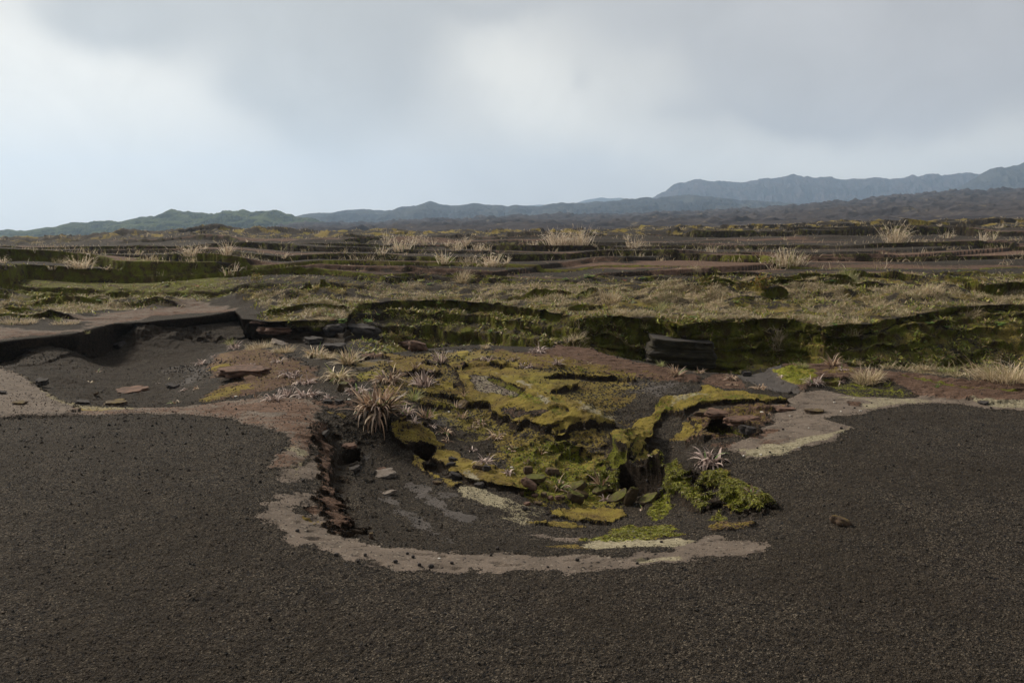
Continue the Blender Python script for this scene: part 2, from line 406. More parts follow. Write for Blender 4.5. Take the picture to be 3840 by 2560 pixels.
pt(W('Z3', [(40,590),(110,600),(200,640),(285,690),(270,697),(180,660),(90,625)]), {'wall': .9, 'moss': .6, 'pale': -1}, .03, .03, -.10, .04, rs=.2)
pt(W('Z3', [(290,590),(380,615),(460,660),(490,710),(560,740),(600,790),(560,790),(500,760),(440,700),(340,630)]), {'pale': .5, 'wall': .55}, .04, .08, -.05, .04, rs=.2)
pt(W('Z3', [(600,740),(760,760),(900,840),(940,880),(800,880),(700,830)]), {'pale': .52}, .12, .2, sx=.4)
pt(W('Z3', [(160,820),(300,820),(440,830),(360,870),(220,880)]), {'moss': -1, 'rust': .5}, .05, .12)
pt(W('Z3', [(310,722),(370,722),(360,735),(320,735)]), {'wall': .8}, .02, .02, -.05, .03)
pt(W('Z3', [(470,800),(520,795),(600,850),(560,870),(470,825)]), {'wall': .6}, .03, .05, -.07, .04, rs=.2)
pt(W('Z3', [(300,700),(420,740),(440,790),(250,790),(200,730)]), {'bright': .5}, .15, .2)
# upper steps of the shelf (left)
pt(W('X1', [(1380,230),(1700,200),(2200,230),(2300,260),(2080,300),(1960,320),(1980,300),(1840,290),(1640,290),(1560,330),(1500,310),(1400,270)]), {'moss': .9}, .05, .07, .07, .04, rs=.3)
pt(W('X1', [(1500,290),(1600,300),(1840,262),(1640,300),(1590,335),(1520,330)]), {'rust': 1, 'moss': -1}, .03, .05, .02, .03)
pt(W('X1', [(1840,285),(2090,290),(2060,320),(1970,325),(1850,300)]), {'rust': .7}, .03, .05, .04, .03)
# brown ledges upper left of shelf
pt(W('X1', [(400,180),(450,130),(600,110),(760,125),(960,160),(930,180),(830,180),(740,165),(700,140),(560,140),(470,160)]), {'rust': 1}, .03, .05, .13, .04, rs=.3)
pt(W('X1', [(400,185),(560,145),(700,150),(780,190),(700,230),(600,270),(480,310),(380,280)]), {'silt': 1}, .06, .08, -.02, .05)
pt(W('X1', [(700,230),(850,185),(1000,160),(1250,190),(1130,225),(1200,250),(1340,280),(1360,300),(1280,350),(1150,320),(1080,310),(980,330),(840,310),(760,260)]), {'rust': 1}, .04, .07, .15, .05, rs=.3)
pt(W('X1', [(1340,90),(1660,80),(1800,100),(1820,180),(1700,210),(1500,200),(1420,150)]), {'silt': .9}, .08, .12, -.03, .05)
pt(W('X1', [(1450,85),(1640,85),(1620,120),(1560,180),(1500,160),(1500,110)]), {'moss': .8, 'rust': .5}, .04, .08, .05, .04)
pt(W('X1', [(1180,370),(1380,420),(1500,480),(1560,560),(1450,590),(1250,570),(1120,560),(1020,500),(1250,470)]), {'moss': .75, 'rust': .72}, .07, .14, .07, .06, rs=.3)
pt(W('X1', [(1090,620),(1300,640),(1480,660),(1480,690),(1250,690),(1110,665)]), {'moss': .8, 'rust': .62}, .06, .12, .07, .06, rs=.3)
pt(W('X1', [(360,360),(620,300),(700,350),(640,420),(450,420)]), {'moss': .75, 'bright': .45}, .12, .2)
pt(W('X1', [(260,380),(360,350),(400,420),(360,470),(260,430)]), {'rust': .9}, .05, .08, .06, .05)
pt(W('X1', [(800,430),(1100,520),(1000,560),(1100,620),(1080,700),(960,700),(850,700),(560,620),(620,470)]), {'moss': .62, 'rust': .55}, .15, .3)
pt(W('X1', [(850,620),(1080,650),(1060,700),(900,720)]), {'bright': .55}, .12, .2)
pt(W('X1', [(1100,690),(1480,690),(1620,760),(1560,850),(1700,900),(1750,960),(1500,930),(1300,920),(1180,870),(1260,780)]), {'silt': .75}, .15, .2, -.03, .1)
pt(W('X1', [(40,740),(250,760),(330,830),(250,860),(60,800)]), {'moss': .85}, .05, .10)
pt(W('X1', [(1210,740),(1330,750),(1320,820),(1240,830)]), {'moss': .85, 'bright': .5}, .05, .08)
pt(W('X1', [(-80,650),(180,640),(420,640),(350,700),(200,730),(-60,700)]), {'rust': .7}, .1, .14)
# plate under the big tuft
PLATE = W('X1', [(740,900),(850,830),(1200,870),(1180,920),(1280,1010),(1400,1130),(1330,1180),(1200,1150),(1050,1120),(900,1110),(800,1060),(720,980)]) 
pt(PLATE, {'moss': .70, 'rust': .8}, .05, .07, .13, .05, rs=.3)
pt(W('X1', [(1270,1180),(1400,1180),(1560,1230),(1720,1310),(1900,1350),(2150,1440),(2300,1500),(2400,1600),(2200,1620),(1900,1560),(1560,1500),(1480,1440),(1380,1430),(1250,1310),(1230,1240)]),
   {'moss': 1.1}, .05, .08, .12, .05, rs=.3)
pt(W('Y1', [(1520,230),(1600,260),(1700,400),(1850,460),(1960,480),(1860,520),(1750,450),(1600,380),(1530,310)]), {'moss': .8}, .04, .07, .04, .04, rs=.25)
pt(W('Y1', [(1860,490),(2050,520),(2200,560),(2352,640),(2352,720),(2150,690),(1950,620)]), {'pale': .72, 'moss': .45}, .08, .12)
pt(W('Y1', [(2000,430),(2130,490),(2150,540),(2000,520)]), {'pale': .6}, .08, .1)
# cavity under the plate
# bare grey sheets on the pit floor
pt(W('Y1', [(1430,480),(1640,510),(1650,560),(1700,600),(1850,700),(1960,750),(2050,790),(2050,840),(1920,830),(1800,760),(1700,690),(1560,600),(1480,550)]), {'silt': .9}, .05, .10, rs=.3)
pt(W('Y1', [(1260,560),(1340,580),(1430,690),(1500,760),(1620,800),(1760,950),(1700,950),(1560,900),(1440,800),(1360,720),(1270,640)]), {'silt': .85}, .05, .10, rs=.3)
pt(W('Y1', [(1720,570),(1900,580),(1930,610),(1800,620)]), {'silt': .8}, .05, .10, rs=.3)
pt(W('Y1', [(1140,220),(1180,210),(1120,290),(1080,270)]), {'silt': .9}, .04, .06)
pt(W('Y1', [(1800,980),(1920,990),(1900,1030),(1810,1020)]), {'silt': .7}, .04, .08)
# ---- rust fringe of the left pit wall
FR = W('Y1', [(690,-40),(760,-20),(830,10),(790,40),(850,70),(800,110),(820,150),(860,180),(880,240),(850,300),(890,385),(860,450),(830,540),(870,570),(890,655),(960,712),(900,745),(1000,780),(1060,830),(1050,870),(960,912),
   (880,900),(820,840),(760,790),(700,700),(715,600),(740,500),(730,400),(700,290),(750,200),(700,100),(660,30)])
pt(FR, {'rust': 1, 'crust': -1}, .03, .16, .05, .03, sx=1.2, sy=11., rs=.9)
pt(W('Y1', [(830,0),(900,60),(970,200),(970,450),(970,600),(1040,700),(1130,820),(1110,940),(960,930),(1060,870),(1055,832),(960,714),(892,658),(872,572),(832,545),(872,452),(887,387),(852,302),(882,242),(862,182),(822,100)]), {'rust': -.4, 'rough': .1}, .08, .06, -.13, .16)
# ---- mossy peninsula and its undercut
PEN = (W('Y2', [(870,180),(855,130),(1000,90),(1050,60)]) + W('Z3', [(1010,890),(1060,850),(1140,810),(1165,740),(1210,710),(1300,680),(1490,655),(1500,605),(1650,640),(2050,688),(2090,712),(1900,722),(1700,720),(1500,735),
   (1380,790),(1250,800),(1210,860),(1190,920),(1200,1000)]) + W('Y2', [(1335,110),(1300,170),(1240,200),(1290,260),(1380,290),(1370,380),(1250,380),(1140,345),(1060,310),(1020,285),(1030,260),(960,215)]))
pt(PEN, {'moss': 1.15, 'bright': .38}, .04, .07, .10, .05, rs=.3)
pt(W('Y2', [(1050,60),(1200,0),(1330,0),(1320,180),(1240,210),(1290,260),(1380,290),(1370,370),(1200,365),(1060,310),(960,215),(870,180),(860,130)]), {}, .1, .05, .24, .12, rs=.3)
pt(W('Z3', [(1300,690),(1480,690),(1700,700),(1450,740),(1300,790)]), {'pale': .6}, .12, .14)
pt(W('Y2', [(1380,300),(1560,370),(1500,430),(1600,520),(1650,590),(1730,670),(1700,740),(1620,700),(1500,600),(1400,600),(1345,500),(1370,400)]), {'moss': .9, 'bright': .62}, .05, .08)
pt(W('Y2', [(1380,300),(1560,370),(1510,420),(1600,500),(1650,560),(1730,640),(1690,660),(1600,610),(1500,530),(1400,500),(1360,440),(1370,380)]), {'bright': .8}, .05, .12, .20, .26, rs=.25)
pt(W('Y2', [(1660,400),(1900,370),(2050,450),(2200,540),(2280,600),(2280,680),(2150,770),(1950,780),(1880,690),(1820,600),(1690,500)]), {'moss': .95, 'bright': .58}, .05, .10)
pt(W('Y2', [(1640,370),(1900,350),(2060,440),(2210,530),(2300,600),(2260,640),(2120,640),(1980,620),(1880,560),(1780,470),(1680,420)]), {'bright': .85}, .05, .14, .26, .34, rs=.25)
pt(W('Y2', [(850,210),(1000,270),(1060,330),(1040,370),(900,370),(860,330)]), {'wall': .9, 'bright': .4}, .05, .05, -.10, .06)
# ---- lower moss sheets
pt(W('Y2', [(330,715),(560,690),(850,690),(1020,700),(1060,735),(1000,785),(880,825),(700,800),(560,790),(460,760)]), {'moss': 1.1}, .04, .08, .05, .05, rs=.3)
pt(W('Y2', [(100,800),(350,810),(600,830),(690,852),(560,872),(400,850),(250,840)]), {'moss': 1.05}, .04, .08, .03, .04)
pt(W('Y2', [(1290,650),(1400,630),(1500,670),(1480,740),(1400,790),(1250,830),(1230,760)]), {'bright': .75, 'moss': .8}, .06, .14)
pt(W('Y2', [(950,870),(1100,850),(1400,860),(1480,910),(1550,950),(1300,985),(1200,990),(900,1010),(600,1005),(620,980),(850,960)]), {'moss': .8, 'bright': .6}, .08, .16, sx=.5)
pt(W('Y2', [(350,1050),(500,1040),(800,1050),(900,1070),(600,1075)]), {'moss': .8}, .04, .08)
pt(W('Y2', [(700,1050),(760,1010),(850,995),(1000,985),(1200,1000),(1500,970),(1610,1000),(1400,1040),(1200,1035),(900,1070),(820,1095),(700,1090)]), {'pale': .95}, .06, .14, sx=.5)
pt(W('Y2', [(1150,1180),(1200,1150),(1400,1125),(1560,1130),(1500,1160),(1300,1190)]), {'pale': .72}, .08, .10)
pt(W('Y2', [(150,950),(300,935),(480,980),(650,970),(600,1010),(450,1000)]), {'crust': .8}, .05, .10)
pt(W('Y2', [(-60,590),(140,650),(330,720),(340,780),(180,830),(170,900),(120,890),(0,780),(-80,700)]), {'pale': .52, 'moss': .50}, .10, .2, rs=.3)
pt(W('Y2', [(1750,880),(1850,830),(2050,820),(2200,830),(2150,860),(1900,890),(1780,910)]), {'rust': .7, 'moss': .55}, .05, .08, .03, .05)
pt(W('Y2', [(1820,740),(1900,760),(1880,820),(1820,810)]), {'bright': .8, 'moss': .8}, .05, .08)
# broken mossy ground in the middle
pt(W('Y2', [(-60,180),(300,60),(520,100),(820,200),(900,380),(1040,400),(1080,520),(1150,640),(1000,690),(560,690),(330,660),(100,560),(-60,440)]), {'moss': .74, 'bright': .50, 'rough': .5}, .3, .3)
pt(W('Z3', [(60,920),(260,930),(500,960),(560,1040),(900,1010),(840,1176),(160,1176),(60,1040)]), {'moss': .66, 'rough': .5}, .2, .3)
pt(W('Y2', [(500,330),(700,270),(840,300),(700,370),(520,400)]), {'pale': .45, 'moss': .75}, .06, .1, .05, .05)
pt(W('Y2', [(380,130),(480,95),(590,120),(600,160),(440,170)]), {'moss': .9, 'rust': .6}, .03, .05, .11, .05, rs=.25)
pt(W('Y2', [(440,220),(600,160),(690,165),(640,220),(450,250)]), {'moss': .9}, .03, .05, .08, .05, rs=.25)
pt(W('Y2', [(640,380),(860,360),(1060,430),(900,470),(700,430)]), {'bright': .85, 'moss': .8}, .06, .1, .05, .06)
# grey bowl behind the peninsula, rusty outcrop on the right
pt(W('Z3', [(720,600),(900,580),(1300,590),(1480,620),(1300,680),(1180,710),(1000,690),(820,640)]), {'silt': .50}, .2, .3)
pt(W('Z3', [(1380,1000),(1460,860),(1360,830),(1540,800),(1700,760),(1900,740),(2080,760),(1960,800),(2000,860),(1860,900),(1900,960),(1780,960),(1560,960),(1500,990)]), {'rust': .85, 'moss': .45, 'rough': .5}, .06, .12, .05, .06, rs=.3)
pt(W('Z3', [(1300,980),(1360,860),(1540,870),(1500,960),(1400,985)]), {'moss': .8, 'rust': .6}, .08, .12)
pt(W('Z3', [(1440,1040),(1480,1020),(1700,1000),(1800,1020),(1640,1060)]), {'rust': .5}, .06, .1)
pt(W('F1', [(60,740),(700,760),(1150,700),(1560,780),(1620,900),(1300,960),(1000,960),(650,1000),(430,1040),(260,980),(60,930)]), {'wall': .66, 'moss': .5}, .8, .8)
# ---- left basin
pt(W('Z1', [(-500,420),(0,350),(300,300),(600,280),(850,200),(1600,140),(1670,300),(1500,400),(1250,560),(1200,640),(1320,740),(900,762),(520,745),(290,650),(190,560),(0,480),(-500,500)]), {'darken': 1., 'rough': .30}, .5, .3)  # basin gravel mixed part way to the dark face colour
pt(W('Y1', [(900,180),(1200,120),(1500,200),(1750,480),(2300,760),(2352,1000),(1900,1060),(1400,1040),(1150,960),(1100,820),(960,700),(900,450)]), {'darken': .55}, .4, .3)
pt(W('Z1', [(1480,410),(1600,385),(1850,380),(2000,440),(2150,500),(2150,600),(1900,640),(1700,680),(1350,740),(1330,720),(1480,640),(1600,590),(1450,560),(1400,520)]), {'rust': .80, 'moss': .38}, .12, .2)
pt(W('Z1', [(1490,480),(1560,470),(1600,500),(1530,515),(1400,520)]), {'moss': .85}, .06, .1)
pt(W('Z1', [(1330,725),(1500,640),(1750,600),(1760,640),(1500,700),(1420,730)]), {'moss': .66}, .1, .16)
pt(W('Z1', [(1420,400),(1560,390),(1620,430),(1500,470),(1400,560),(1200,640),(1250,560),(1380,480)]), {'silt': .6}, .15, .2)
pt(W('Z1', [(1480,560),(1560,530),(1750,560),(1640,580)]), {'rust': .9}, .05, .06, .06, .05)
pt(W('Z1', [(1050,540),(1160,490),(1280,480),(1400,500),(1200,540)]), {'silt': .55}, .12, .15)
pt(W('Z1', [(700,300),(900,250),(1300,210),(1660,260),(1620,320),(1300,330),(1000,320),(760,350)]), {'rough': 1.0, 'rust': .28}, .3, .2)
pt(W('Z1', [(-600,500),(0,440),(100,450),(300,430),(560,410),(560,440),(200,480),(-100,520)]), {'crust': .3}, .1, .1, .05, .05)
# slab top of the left ledge
pt(W('Z1', [(-600,215),(0,225),(300,250),(560,240),(640,200),(460,185),(380,165),(600,160),(780,130),(1000,110),(1200,80),(1140,50),(1230,35),(1400,60),(1560,78),(1610,105),(1600,125),(1300,135),(1050,150),(900,185),(680,240),(560,268),(300,280),(0,310),(-600,400)]),
   {'crust': .8, 'rust': .46}, .25, .3, rs=.8)
pt(W('Z1', [(-600,330),(0,290),(300,262),(560,245),(680,215),(850,165),(1050,125),(1300,112),(1600,100),(1600,125),(1300,137),(1050,152),(900,187),(680,243),(560,270),(300,284),(0,314),(-600,420)]), {'rust': .6}, .3, .3, sx=.3)

# ---- hollows
pt(W('Y1', [(1545,195),(1620,185),(1715,200),(1710,260),(1690,300),(1620,290),(1580,250)]), {'wall': -1, 'moss': -1}, .02, .03, -.42, .04, rs=.2)
pt(W('Y1', [(1620,330),(1740,340),(1830,420),(1740,430),(1660,380)]), {'moss': -1}, .03, .05, -.14, .05, rs=.2)
pt(W('Y1', [(935,195),(1000,185),(1040,200),(1040,270),(990,290),(930,270)]), {}, .02, .03, -.3, .05, rs=.2)
pt(W('Y2', [(1030,395),(1200,425),(1370,425),(1375,500),(1320,545),(1200,580),(1080,545),(990,470)]), {'moss': -1, 'bright': -1, 'rough': -.6, 'wall': -1}, .05, .05, -.40, .08)
pt(W('Z3', [(1570,870),(1640,850),(1850,900),(1880,940),(1800,970),(1700,930),(1640,960),(1520,960)]), {'rust': -1, 'wall': .6}, .03, .05, -.30, .05, rs=.25)
# ================================================================== build the ground sheet
CH = ['moss', 'bright', 'crust', 'rust', 'pale', 'silt', 'litter', 'wall', 'rough', 'darken']
NC1 = 1440
a_in = np.linspace(-.70, .70, NC1)
a_l = -.70 - np.cumsum(np.linspace(.0015, .02, 60)); a_l = a_l[::-1]
AC = np.concatenate([a_l, a_in, -a_l[::-1]]).astype(f4)
NR = 1640
def apply_patches(X, Y, H, Mk=None):
    Xr, Yr, Hr = X.ravel(), Y.ravel(), H.ravel()
    for outl, ch, soft, rag, dzz, step, setz, sx, sy, rs in PT:
        if Mk is None and not dzz: continue
        P = np.array(outl); mg = max(soft, step) * 1.5 + rag + .1
        idx = np.nonzero((Xr > P[:, 0].min() - mg) & (Xr < P[:, 0].max() + mg) & (Yr > P[:, 1].min() - mg) & (Yr < P[:, 1].max() + mg))[0]
        if len(idx) == 0: continue
        x = Xr[idx]; y = Yr[idx]
        sd = int(abs(P[0, 0] * 977 + P[0, 1] * 131)) % 900
        d = sdf(x, y, P)
        near = np.abs(d) < mg
        nn = np.zeros_like(d)
        nn[near] = fbm(x[near], y[near], rs, 5, sd, .6, sx, sy)
        d = d + nn * rag * 1.3
        if dzz: Hr[idx] += dzz * sstep(-step * .5, step * .5, d)
        if Mk is None: continue
        k = sstep(-soft, soft, d)
        for c, v in ch.items():
            A = Mk[c].reshape(-1)
            if v >= 0: A[idx] = np.maximum(A[idx], k * v)
            else: A[idx] = A[idx] * (1 - k * min(1, -v))
            Mk[c] = A.reshape(X.shape)
    return Hr.reshape(X.shape)

def benches(X, Y, A, beh):
    n1 = fbm(X * .45, Y, 6., 5, 51); n2 = fbm(X * .35, Y, 1.6, 4, 61); n3_ = fbm(X * .22, Y * .8, 5., 4, 62)
    far = sstep(27, 37, Y)
    q = np.log(Y) * 8.0 + n1 * .50 + n3_ * .45 + A * 1.3 + fbm(X, Y, 30, 3, 71) * .8
    fr = q - np.floor(q)
    bench = sstep(.0, .03, fr) - fr
    hb = np.clip(.22 + .75 * fbm(X * .10, Y, 9, 3, 63), .0, .75) * (1 + .5 * sstep(55, 90, Y)) * bench * far
    lowz = (1 - far) * beh
    q2 = Y * .42 + n1 * 1.9 + n2 * .9
    fr2 = q2 - np.floor(q2)
    bench2 = sstep(.0, .045, fr2) - fr2
    hb = hb + np.clip(.20 + .75 * fbm(X * .4, Y, 2.6, 3, 67), .0, .6) * bench2 * lowz
    return hb, fr, fr2, far, lowz, n1, n2

# row spacing from the shape of the land
fine_l = np.linspace(CL[0], CL[-1], 3200); fy = np.exp(fine_l).astype(f4)
Yf = np.repeat(fy[:, None], len(CA), 1); Xf = (CA[None, :] * fy[:, None]).astype(f4)
Hc = base_height(Xf, Yf, True)
Hc = apply_patches(Xf, Yf, Hc)
sel = Yf[:, 0] > 16; bh_ = sstep(-.02, .10, Yf - cliffY(CA)[None, :])
Hc[sel] += benches(Xf[sel], Yf[sel], Xf[sel] / Yf[sel], bh_[sel])[0] * bh_[sel]
dz = np.abs(np.gradient(Hc, axis=0)); dyf = np.gradient(fy)[:, None]
den = 796 * (2.6 * dyf / Yf ** 2 + 1.1 * dz / Yf) + 26 * dyf / Yf
den += 45 * dyf * np.exp(-((Yf - cliffY(CA)[None, :]) / .45) ** 2)
kw = np.hanning(13); kw /= kw.sum()
den = np.stack([np.convolve(np.pad(r, 6, 'edge'), kw, 'valid') for r in den])
kv = np.hanning(15); kv /= kv.sum()
den = np.stack([np.convolve(np.pad(r, 7, 'edge'), kv, 'valid') for r in den.T]).T
kw = np.hanning(121); kw /= kw.sum()
den = .45 * den + .55 * np.stack([np.convolve(np.pad(r, 60, 'edge'), kw, 'valid') for r in den])
cum = np.cumsum(den, 0)
# keep neighbouring columns in step: blend with the average spacing
cum = cum / cum[-1:]; rows = np.linspace(0, 1, NR)
Yc = np.stack([np.interp(rows, cum[:, j], fy) for j in range(len(CA))], 1)
fa = np.clip((AC - CA[0]) / (CA[1] - CA[0]), 0, len(CA) - 1.001); ia = fa.astype(int); ua = fa - ia
Yg = (Yc[:, ia] * (1 - ua) + Yc[:, ia + 1] * ua).astype(f4)
Xg = (AC[None, :] * Yg).astype(f4)
Hg = np.empty_like(Xg)
for r0 in range(0, NR, 200):
    Hg[r0:r0 + 200] = base_height(Xg[r0:r0 + 200], Yg[r0:r0 + 200])
M = {c: np.zeros_like(Xg) for c in CH}
yb = browY(AC)[None, :]; yc = cliffY(AC)[None, :]
Hg = apply_patches(Xg, Yg, Hg, M)

# ---- back country surface
beh = sstep(-.02, .10, Yg - yc)                         # behind the cliff line
gul = sstep(.1, .6, Yg - yb) * (1 - beh) * sstep(aU(780), aU(900), AC)[None, :]
# terraces: thin benches on gently tilted planes
tz = np.zeros_like(Xg)
selr = np.nonzero((Yg > 16).any(1))[0]; r0 = selr[0]
X2, Y2, A2 = Xg[r0:], Yg[r0:], np.repeat(AC[None, :], NR - r0, 0)
B2 = beh[r0:]
B2 = beh[r0:]
hb, fr, fr2, far, lowz, n1, n2 = benches(X2, Y2, A2, B2)
lump = fbm(X2, Y2, 1.3, 5, 81) * .24 * lowz + fbm(X2, Y2, .35, 4, 83) * .04 * lowz
leftledge = (1 - sstep(aU(560), aU(640), A2)) * sstep(-1.2, -.7, Y2 - yc) * (1 - sstep(2.5, 5., Y2 - yc))
liptaper = .12 + .88 * sstep(.2, 2.6, Y2 - yc)
hb = hb * liptaper; lump = lump * liptaper
hb = hb * (1 - .9 * leftledge); lump = lump * (1 - .85 * leftledge)
hum = np.maximum(0, ridged(X2, Y2, 18, 5, 91, sx=.7)) * sstep(70, 110, Y2) * (1.3 + 1.4 * (1 - sstep(-.5, -.05, A2)))
hum = hum - .5 * sstep(78, 120, Y2) * (1.2)
edge = sstep(175, 235, Y2)
Hg[r0:] += (hb + lump) * np.maximum(B2, 0) + hum - edge * 4.5
# lumps in the gully & on its wall
G2 = gul[r0:]
Hg[r0:] += G2 * (fbm(X2, Y2, .8, 5, 95) * .16 + fbm(X2, Y2, .25, 3, 97) * .05)

# ---- small relief everywhere near
nearr = Yg[:, NC1 // 2] < 30
rn = np.nonzero(nearr)[0][-1]
Xn, Yn = Xg[:rn], Yg[:rn]
front = 1 - beh[:rn]
hard = np.clip(M['crust'][:rn] + M['silt'][:rn] + M['moss'][:rn] * .6 + M['pale'][:rn] + M['rust'][:rn] * .7, 0, 1)
Hg[:rn] += front * (fbm(Xn, Yn, 2.5, 3, 101) * .02 * sstep(5, 9, Yn))
inpit = 0
g = fbm(Xn, Yn, .09, 3, 111)
gr = fbm(Xn, Yn, .03, 2, 117)
Hg[:rn] += front * (1 - hard * .8) * (g * .010 + gr * .007)
Hg[:rn] += front * M['rough'][:rn] * (fbm(Xn, Yn, .45, 5, 121) * .15 + fbm(Xn, Yn, .14, 3, 123) * .05)
Hg[:rn] += M['moss'][:rn] * (fbm(Xn, Yn, .22, 4, 131) * .030) + M['bright'][:rn] * fbm(Xn, Yn, .12, 3, 132) * .05
Hg[:rn] += M['crust'][:rn] * np.minimum(0, fbm(Xn, Yn, .12, 2, 133, sx=.5) + .28) * .05
ru = M['rust'][:rn]
Hg[:rn] += ru * (fbm(Xn, Yn, .3, 4, 141, sx=.6, sy=2.6) * .05)
# broken thin crust steps: small height bands
bowl = np.clip(-bil(gN, np.repeat(AC[None, :], rn, 0), np.log(Yn)) * 4, 0, 1) * front
st = Hg[:rn] / .11 + fbm(Xn, Yn, .9, 5, 151) * 1.9
fs = st - np.floor(st)
Hg[:rn] += bowl * (.35 + .3 * M['rough'][:rn]) * (sstep(.38, .52, fs) - fs) * .05

# ---- normals, wall mask, strata relief pushed out of the steep faces
Pos = np.stack([Xg, Yg, Hg], -1)
def normals(P):
    du = np.gradient(P, axis=1); dv = np.gradient(P, axis=0)
    n = np.cross(du, dv); n /= np.linalg.norm(n, axis=-1, keepdims=True) + 1e-12
    return n
n = normals(Pos)
def blur(a, it=2):
    for _ in range(it):
        a = (np.roll(a, 1, 0) + np.roll(a, -1, 0) + a * 2) / 4; a = (np.roll(a, 1, 1) + np.roll(a, -1, 1) + a * 2) / 4
    return a
nb = np.stack([blur(n[..., i], 3) for i in range(3)], -1)
steep = sstep(.25, .75, 1 - nb[..., 2])
raw = sstep(.22, .55, 1 - n[..., 2])
raw = np.maximum(raw, np.roll(raw, -1, 0)) * (Yg < 60)
hx = nb[..., :2] / (np.linalg.norm(nb[..., :2], axis=-1, keepdims=True) + 1e-6)
Z = Pos[..., 2]
tilt = Z + Xg * .015
sn = perlin(tilt * 9.0, Xg * .35, 161) * .6 + perlin(tilt * 22.0, Xg * .8, 163) * .4
blk = fbm(Xg, Z * 1.5, .9, 4, 165) 
amp = np.clip(.02 + .13 * sstep(14, 20, Yg) * (1 - sstep(27, 38, Yg)), 0, .15)
push = steep * (sn * amp * 1.3 + blk * amp * 1.1)
push *= (1 - sstep(60, 90, Yg))
push *= np.where(AC < aU(560), .6, 1.)[None, :]
Pos[..., 0] += hx[..., 0] * push; Pos[..., 1] += hx[..., 1] * push
# undercut: the lip leans out over the face
hmax = Z.copy()
for s in (1, 2, 3, 4, 6, 8, 10): hmax = np.maximum(hmax, np.roll(Z, -s, 0))
top = np.clip(1 - (hmax - Z) / .10, 0, 1)
steepm = np.maximum.reduce([np.roll(steep, s, 0) for s in (0, 1, 2, 3)])
lean = top * blur(steepm, 2) * np.clip(.03 + .10 * sstep(12, 19, Yg), 0, .14) * (1 - sstep(60, 100, Yg))
Pos[..., 1] -= lean * .9
ucut = (.16 + .12 * (1 - sstep(aU(545), aU(600), AC))[None, :] + .22 * np.clip(fbm(Xg, Yg * .3, 1.6, 3, 191), 0, 1)) * np.exp(-((Yg - yc + .05) / (.32 + .3 * (1 - sstep(aU(545), aU(600), AC))[None, :])) ** 2) * (1 - sstep(-.03, .02, Yg - yc))
Pos[..., 1] += ucut

# hollow out the foot of every small step so its crust overhangs
nrn = rn
Zs = Z[:nrn]
def rmax(A, r, ax, f):
    out = A.copy(); s = 1
    while s <= r:
        out = f(f(out, np.roll(out, s, ax)), np.roll(out, -s, ax)); s *= 2
    return out
hM = rmax(rmax(Zs, 4, 0, np.maximum), 8, 1, np.maximum); hm_ = rmax(rmax(Zs, 4, 0, np.minimum), 8, 1, np.minimum)
rng_ = hM - hm_
gy_ = np.gradient(Zs, axis=0) / (np.gradient(Yg[:nrn], axis=0) + 1e-6); gx_ = np.gradient(Zs, axis=1) / (np.gradient(Xg[:nrn], axis=1) + 1e-6)
gy_ = blur(gy_, 5); gx_ = blur(gx_, 5); gl = np.sqrt(gx_ ** 2 + gy_ ** 2) + 1e-5
rel = (Zs - hm_) / (rng_ + 1e-5)
am = np.clip((rng_ - .035) / .10, 0, 1) * sstep(.92, .45, rel) if False else np.clip((rng_ - .035) / .10, 0, 1) * (1 - sstep(.45, .92, rel))
am = blur(am, 3) * .09 * (1 - np.maximum(beh[:nrn], gul[:nrn])) * sstep(.3, .9, gl)
Pos[:nrn, :, 0] += gx_ / gl * am; Pos[:nrn, :, 1] += gy_ / gl * am

# ---- masks for the back country
lit = np.zeros_like(Xg); wal = np.zeros_like(Xg)
facem = np.maximum((fr < .05) * far, (fr2 < .06) * (1 - far) * B2) * (1 - sstep(85, 110, Y2)) * (1 - leftledge)
nA = fbm(X2, Y2, 2.6, 5, 171); nB = fbm(X2 * .3, Y2, 1.4, 5, 173); nC = fbm(X2, Y2, .6, 4, 175)
slopezone = lowz
st2 = steep[r0:]
lt = slopezone * (.47 + nA * .75 + nC * .5 - .5 * sstep(0, .25, 1 - np.abs(fr2 - .06) * 9)) + far * B2 * sstep(.22, .8, nB + nC * .5 - .18 + .2 * sstep(80, 120, Y2)) * .72
lt = lt * (1 - leftledge * .9) * (1 - .8 * st2)
M['litter'][r0:] = np.maximum(M['litter'][r0:], np.clip(lt, 0, 1))
ms = slopezone * (.46 + nC * .55 - nA * .35) + G2 * (.45 + nA * .5) + far * B2 * sstep(.3, .8, nA + .2) * .3
rear = sstep(85, 110, Y2)
ms = ms + rear * sstep(-.1, .3, -nA) * .75
M['moss'][r0:] = np.maximum(M['moss'][r0:], np.clip(ms * (1 - leftledge), 0, .85) * np.maximum(B2, G2))
M['wall'][r0:] = np.maximum(M['wall'][r0:], np.clip(np.maximum(np.maximum(st2 * 1.1, facem * np.where(Y2 > 40, .42, 1.2)), G2 * (.45 + .5 * nC)) * np.maximum(B2, G2), 0, 1) * (1 - leftledge))
cr = far * B2 * sstep(.35, .8, 1 - fr) * (fr > .05) * sstep(-.45, .10, fbm(X2 * .12, Y2, 2.5, 3, 177)) * (.62 + nB * .3) * (1 - rear)
M['rust'][r0:] = np.maximum(M['rust'][r0:], np.clip(cr * 1.15, 0, 1))
M['crust'][r0:] = np.maximum(M['crust'][r0:], np.clip(cr * .72, 0, 1))
# moss and crust lie on the tops only, broken faces show soil with shade painted in
steepc = np.maximum(steep, raw)
fr_ = 1 - .95 * sstep(.3, .7, steepc) * (1 - np.maximum(beh, gul))
for c in ('moss', 'crust', 'pale', 'rust', 'silt'):
    M[c] = M[c] * (fr_ if c != 'rust' else .5 + .5 * fr_)

